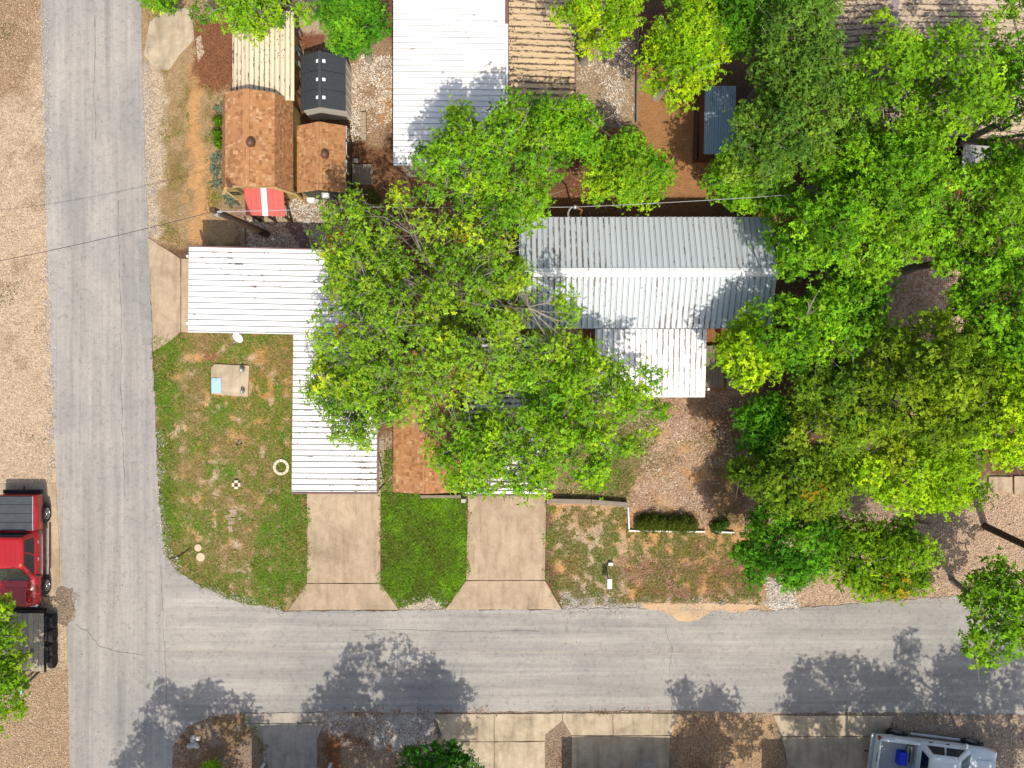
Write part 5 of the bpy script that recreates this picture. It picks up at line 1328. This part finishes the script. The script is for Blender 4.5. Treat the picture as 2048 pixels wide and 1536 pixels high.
MB().lathe(W(597, 108, 0), [(.16, 0), (.2, .3), (.17, .6), (.08, .75)], 10).build('bundle', M['tarp_green'], root, smooth=True)
MB().lathe(W(597, 134, 0), [(.17, 0), (.22, .25), (.16, .55), (.06, .7)], 10).build('bundle', M['tarp_green'], root, smooth=True)
root = thing('rubble', 'broken grey rocks on the verge at the lower left corner of the road', 'rocks', W(388, 1484))
for k in range(7):
    MB().lathe(W(384 + random.uniform(-9, 14), 1482 + random.uniform(-9, 9), -.02), [(.12, 0), (.13, .07), (.08, .14), (.02, .16)], 6).build('rock', M['block_grey'], root)
root = thing('fence_rail', 'thin grey rail running north beside the flecked yard, right of the tan lean-to', 'rail', W(1276, 150))
MB().beam(W(1276, 40, .25), W(1274, 245, .25), .07, .1).build('rail', M['wood_grey'], root); MB().beam(W(1205, 250, .2), W(1270, 256, .2), .1, .07).build('rail', M['wood_grey_x'], root)
for y in (60, 120, 180, 240): MB().box(W(1275, y, .12), (.07, .07, .24)).build('post', M['wood_grey'], root)
root = thing('yard_divider', 'thin grey edging rail between the orange soil and the stone mulch by the pole', 'rail', W(489, 465))
MB().beam(W(489, 440, .1), W(489, 500, .1), .05, .12).build('rail', M['wood_grey'], root); MB().box(W(489, 438, .1), (.07, .07, .2)).build('post', M['wood_grey'], root)
root = thing('doormat_step', 'small pale step at the bottom edge on the shaded middle driveway', 'step', W(1292, 1530))
MB().box(W(1292, 1532, .1), (.76, .38, .16)).build('step', M['block_grey'], root, bevel=.02)
MB().box(W(1292, 1532, .19), (.68, .3, .02)).build('mat', M['concrete_grey'], root)
root = thing('fallen_branch', 'dark fallen branch lying in the tree shade on the gravel drive', 'branch', W(1845, 1045))
MB().tube([W(1826, 1043, .06), W(1845, 1046, .12), W(1862, 1048, .05)], [.04, .05, .02], 6).build('limb', M['bark_dark'], root); MB().tube([W(1843, 1045, .1), W(1836, 1038, .2)], [.025, .01], 5).build('twig', M['bark_dark'], root)
root = thing('scrap_metal', 'rusty red and white object in a gap between the roadside trees', 'scrap', W(1675, 1013))
MB().box(W(1672, 1012, .5), (.22, .3, .3), .5).build('body', M['rust_iron'], root, bevel=.03); MB().box(W(1676, 1018, .5), (.1, .2, .2), .5).build('panel', M['white_paint'], root); MB().box(W(1672, 1012, .18), (.08, .08, .36)).build('post', M['rust_iron'], root)

# ------------------------------------------------------------------ vehicles (x forward, y left, local metres)
RX = Matrix.Rotation(math.radians(90), 3, 'X')
def wheel(root, x, y, r, w, rimmat='rim', name='wheel'):
    s_ = 1 if y > 0 else -1
    A_ = Matrix.Rotation(-s_ * math.radians(90), 3, 'X')
    t = MB().lathe((x, y, r), [(r * .62, -w), (r * .96, -w), (r, -w * .85), (r, -w * .15), (r * .95, 0), (r * .66, .004), (r * .62, -.02)], 28, A_).build(name, M['tyre'], root, smooth=True)
    m = MB().lathe((x, y, r), [(r * .63, -.03), (r * .63, -.004), (r * .56, -.004), (r * .54, -.035), (r * .2, -.03), (r * .18, -.005), (r * .05, -.002)], 24, A_)
    for k in range(6):
        a = k * math.pi / 3; d = A_ @ Vector((math.cos(a), math.sin(a), 0)); c0 = Vector((x, y, r)) + A_ @ Vector((0, 0, -.018))
        m.beam(c0 + d * r * .15, c0 + d * r * .57, .05, .02, up=(0, 1, 0))
    m.build('rim', M[rimmat], t)
    return t

def bodysec(x, hw, zb, zt, crown=.02, tumble=.05):
    return [(x, -hw * .90, zb), (x, -hw, zb + (zt - zb) * .3), (x, -hw, zb + (zt - zb) * .62), (x, -hw + tumble * .5, zt - .08), (x, -hw + tumble + .06, zt), (x, -hw * .5, zt + crown), (x, 0, zt + crown * 1.3),
            (x, hw * .5, zt + crown), (x, hw - tumble - .06, zt), (x, hw - tumble * .5, zt - .08), (x, hw, zb + (zt - zb) * .62), (x, hw, zb + (zt - zb) * .3), (x, hw * .90, zb)]

def pickup(label, loc, rz, paint, L, wb, cover, hw=.86, name='pickup_truck'):
    root = thing(name, label, 'pickup truck', loc, rz, local=True)
    xr, xf = -wb / 2, wb / 2                      # axles
    back = xr - (L - wb) * .52; nose = xf + (L - wb) * .48
    cabr = xr + .62 if cover else xr + .72        # rear of cab
    cowl = xf - .38                               # base of windscreen
    # bed
    zt, zb, fl = 1.16, .46, .68
    secs = []
    for x, w_ in ((back, hw - .05), (back + .1, hw - .01), (xr - .5, hw), (xr - .3, hw + .035), (xr, hw + .05), (xr + .3, hw + .035), (xr + .5, hw), (cabr - .03, hw)):
        secs.append([(x, -w_ * .93, zb), (x, -w_, zb + .2), (x, -w_, zt - .2), (x, -w_ + .03, zt - .04), (x, -w_ + .06, zt), (x, -hw + .14, zt), (x, -hw + .15, zt - .05), (x, -hw + .17, fl),
                     (x, hw - .17, fl), (x, hw - .15, zt - .05), (x, hw - .14, zt), (x, w_ - .06, zt), (x, w_ - .03, zt - .04), (x, w_, zt - .2), (x, w_, zb + .2), (x, w_ * .93, zb)])
    bed = MB().loft(secs, closed=True, caps=True).build('bed', M[paint], root, smooth=False, fixn=True)
    MB().box((back + .03, 0, .84), (.07, 2 * hw - .3, .6)).build('tailgate', M[paint], root, bevel=.02)
    MB().box((back - .005, 0, 1.0), (.012, .4, .06)).build('tailgate_handle', M['black'], root)
    MB().box((cabr - .06, 0, .9), (.05, 2 * hw - .3, .45)).build('bulkhead', M[paint], root)
    if cover:
        cv = MB().box(((back + cabr) / 2, 0, zt + .035), (cabr - back - .06, 2 * hw - .22, .05)).build('tonneau_cover', M['dark_vinyl'], root, bevel=.02)
        for k in range(1, 4):
            x = back + (cabr - back) * k / 4; MB().box((x, 0, zt + .061), (.02, 2 * hw - .16, .012)).build('cover_seam', M['black'], cv)
        for s_ in (-1, 1): MB().box(((back + cabr) / 2, s_ * (hw - .12), zt + .045), (cabr - back - .08, .03, .05)).build('cover_rail', M['steel'], cv)
    else:
        lin = MB().box(((back + cabr) / 2, 0, fl + .015), (cabr - back - .15, 2 * hw - .36, .02)).build('bed_liner', M['grey_liner'], root)
        for k in range(12):
            MB().box(((back + cabr) / 2 + 0, -hw + .25 + k * (2 * hw - .5) / 11, fl + .032), (cabr - back - .2, .05, .016)).build('liner_rib', M['grey_liner'], lin)
    # cab lower body + bonnet
    secs = [bodysec(cabr, hw, .36, 1.17), bodysec(cabr + .3, hw + .005, .36, 1.17), bodysec(cowl - .5, hw + .01, .36, 1.17), bodysec(cowl, hw + .01, .38, 1.16), bodysec(xf - .3, hw + .03, .45, 1.15, .03), bodysec(xf, hw + .045, .48, 1.12, .04),
            bodysec(xf + .3, hw + .02, .46, 1.08, .04), bodysec(nose - .22, hw - .04, .42, 1.02, .035), bodysec(nose - .06, hw - .12, .42, .93, .02), bodysec(nose, hw - .2, .45, .78, .01)]
    MB().loft(secs, closed=True).build('body', M[paint], root, smooth=True, fixn=True)
    MB().box(((cowl + nose) / 2 + .08, 0, 1.175), ((nose - cowl) * .62, .9, .03)).build('bonnet_bulge', M[paint], root, bevel=.014)
    # greenhouse
    zb2, zr = 1.14, 1.76
    xa, xb, xc, xd = cabr + .03, cabr + .17, cowl - .62, cowl + .04
    bw, rw = hw - .06, hw - .27
    def ring(f):
        z = zb2 + (zr - zb2) * f; x0 = xa + (xb - xa) * f; x1 = xd + (xc - xd) * f; w_ = bw + (rw - bw) * f
        c_ = .10
        return [(x0, -w_ + c_, z), (x0 + c_, -w_, z), (x1 - c_, -w_, z), (x1, -w_ + c_, z), (x1, w_ - c_, z), (x1 - c_, w_, z), (x0 + c_, w_, z), (x0, w_ - c_, z)]
    g0, g1 = ring(0), ring(1)
    top = [(xb + .1 + (x - xb) * .0 + (x - xb) * (1 - .2 / (xc - xb)), y * .9, zr + .04) for x, y, z in g1]
    cab = MB().loft([g0, g1, top]).build('cab', M[paint], root, bevel=.025, fixn=True, smooth=False)
    for k in range(4): MB().box(((xb + xc) / 2, -.3 + k * .2, zr + .045), ((xc - xb) * .7, .03, .012)).build('roof_rib', M[paint], cab)
    def pane(name, mat, pts):
        P = [Vector(p) for p in pts]; n = (P[1] - P[0]).cross(P[2] - P[0]).normalized()
        ce = sum(P, Vector()) / len(P)
        if n.dot(ce - Vector(((xa + xd) / 2, 0, 1.2))) < 0: n = -n
        Q = [p + n * .006 for p in P] + [p + n * .016 for p in P]; k = len(P)
        MB().add(Q, [tuple(range(k - 1, -1, -1)), tuple(range(k, 2 * k))] + [(i, (i + 1) % k, k + (i + 1) % k, k + i) for i in range(k)]).build(name, M[mat], cab, fixn=True)
    def lerp3(p, q, t): return tuple(a + (b_ - a) * t for a, b_ in zip(p, q))
    def facequad(a, b_, c_, d_, u0, u1, v0, v1):      # a,b bottom; d,c top
        f = lambda u, v: lerp3(lerp3(a, b_, u), lerp3(d_, c_, u), v)
        return [f(u0, v0), f(u1, v0), f(u1, v1), f(u0, v1)]
    pane('windscreen', 'glass_green', facequad(g0[3], g0[4], g1[4], g1[3], .03, .97, .06, .94))
    pane('rear_window', 'glass', facequad(g0[7], g0[0], g1[0], g1[7], .08, .92, .15, .88))
    for i, j in ((1, 2), (5, 6)):
        A_, B_, C2, D2 = g0[i], g0[j], g1[j], g1[i]
        for u0, u1 in (((.05, .45), (.5, .93)) if i == 1 else ((.07, .5), (.55, .95))):
            pane('side_window', 'glass', facequad(A_, B_, C2, D2, u0, u1, .12, .88))
    for s_ in (-1, 1):
        MB().box((cowl - .22, s_ * (hw + .1), 1.22), (.09, .18, .15)).build('mirror', M['black'] if cover else M[paint], root, bevel=.025)
        MB().box((cabr + .45, s_ * (hw + .012), 1.02), (.13, .03, .035)).build('door_handle', M['chrome'] if cover else M['black'], root)
        MB().box((cabr + 1.15, s_ * (hw + .015), 1.02), (.13, .03, .035)).build('door_handle', M['chrome'] if cover else M['black'], root)
        MB().box(((xr + xf) / 2 + .05, s_ * (hw + .07), .36), (wb - 1.05, .10, .045)).build('running_board', M['chrome'] if cover else M['steel'], root, bevel=.015)
        MB().box((back + .04, s_ * (hw - .1), .96), (.1, .15, .28)).build('tail_light', M['red_lamp'], root, bevel=.02)
        MB().box((nose - .09, s_ * (hw - .26), .82), (.14, .3, .14)).build('headlight', M['lamp'], root, bevel=.02)
        for x in (xr, xf):
            a = MB()
            a.tube([(x + .44 * math.cos(t), s_ * (hw + .045), .37 + .44 * math.sin(t)) for t in np.linspace(-.1, math.pi + .1, 11)], .03, 6)
            a.build('wheel_arch', M['black'], root, smooth=True)
            wheel(root, x, s_ * (hw + .085), .365, .24)
    MB().box((back - .09, 0, .5), (.16, 2 * hw - .1, .17)).build('rear_bumper', M['black'] if cover else M['steel'], root, bevel=.03)
    MB().tube([(back - .12, 0, .42), (back - .3, 0, .42)], .03, 8).build('tow_hitch', M['black'], root)
    MB().box((nose + .02, 0, .5), (.14, 2 * hw - .35, .2)).build('front_bumper', M['black'] if cover else M[paint], root, bevel=.05)
    return root

cx_ = W(97, 0, .36).x - .97
yr_, yf_ = W(0, 1027, .36).y, W(0, 1171, .36).y
pickup('red pickup with grey bed cover parked at the left edge on its concrete pad', (cx_, (yr_ + yf_) / 2, .03), -math.pi / 2, 'paint_red', 4.62, yr_ - yf_, True)
pa, pb = W(1793, 1465, .37), W(1943, 1484, .37); dv = (pb - pa); ang_ = math.atan2(dv.y, dv.x)
mid = (pa + pb) / 2 + Vector((math.sin(ang_), -math.cos(ang_), 0)) * .9
tk = pickup('white pickup with blue cooler in its bed at the lower right corner', (mid.x, mid.y, 0.0), ang_, 'paint_white', 4.95, dv.length, False)
Rz = Matrix.Rotation(ang_, 3, 'Z')
c0 = Vector((mid.x, mid.y, 0)) + Rz @ Vector((-dv.length / 2 + .12, .05, .66))
root = thing('cooler_box', 'bright blue plastic cooler standing in the white pickup bed', 'cooler', c0, ang_, local=True)
MB().box((0, 0, .18), (.36, .55, .36)).build('box', M['blue_plastic'], root, bevel=.03)
MB().box((0, 0, .39), (.34, .53, .06)).build('lid', M['blue_plastic'], root, bevel=.02)
MB().box((0, .3, .25), (.2, .03, .04)).build('handle', M['black'], root)
c0 = Vector((mid.x, mid.y, 0)) + Rz @ Vector((-dv.length / 2 + .42, .2, .66))
root = thing('tool_bag', 'dark cargo bag behind the blue cooler in the white pickup bed', 'bag', c0, ang_, local=True)
MB().box((0, 0, .13), (.24, .8, .26)).build('body', M['tarp_green'], root, bevel=.06)
MB().box((0, 0, .27), (.05, .6, .03)).build('strap', M['black'], root)
# trailer
tx = W(89, 0, .55).x - 1.0; ty0, ty1 = W(0, 1226, .55).y, W(0, 1342, .55).y
root = thing('flatbed_trailer', 'weathered plank flatbed trailer with black wheels behind the red pickup', 'trailer', (tx, (ty0 + ty1) / 2, 0), -math.pi / 2, local=True)
Lt = ty0 - ty1
for k in range(9):
    MB().box((0, -.89 + k * .222, .58), (Lt, .212, .045)).build('plank', simple('trailer plank %d' % k, (.36 + .06 * math.sin(k * 2.3), .30 + .05 * math.sin(k * 2.3), .21), .85, var=.4, scale=3, stretch=(1, 6, 1), obj=True, bump=.004), root, bevel=.006)
for s_ in (-1, 1):
    MB().box((0, s_ * 1.03, .55), (Lt + .1, .06, .13)).build('side_rail', M['black'], root, bevel=.01)
    f_ = MB()
    for x0 in (-.78, .32):
        pts_ = [(x0 - .38, .5), (x0 - .3, .72), (x0 + .62, .72), (x0 + .74, .5)] if x0 < 0 else [(x0 - .2, .5), (x0 - .14, .66), (x0 + .5, .66), (x0 + .58, .5)]
        for (xa_, za_), (xb_, zb_) in zip(pts_[:-1], pts_[1:]):
            f_.beam((xa_, s_ * 1.17, za_), (xb_, s_ * 1.17, zb_), .2, .02, up=(0, 1, 0)) if False else f_.beam((xa_, s_ * 1.13, za_), (xb_, s_ * 1.13, zb_), .12, .02)
    f_.build('fender', M['black'], root, bevel=.006)
    for x in (-.82, -.22, .36, .86): wheel(root, x, s_ * 1.32, .30, .2, 'black')
    MB().box((-.1, s_ * 1.07, .63), (.05, .04, .05)).build('marker_lamp', M['amber'], root)
MB().tube([(Lt / 2 - .1, -.9, .5), (Lt / 2 + .75, 0, .48)], .05, 6).build('tongue', M['black'], root)
MB().tube([(Lt / 2 - .1, .9, .5), (Lt / 2 + .75, 0, .48)], .05, 6).build('tongue', M['black'], root)
MB().box((Lt / 2 + .82, 0, .5), (.25, .12, .14)).build('coupler', M['sky_blue'], root, bevel=.02)
MB().box((-Lt / 2 - .08, 0, .4), (.1, 1.9, .3)).build('tail_board', M['black'], root)
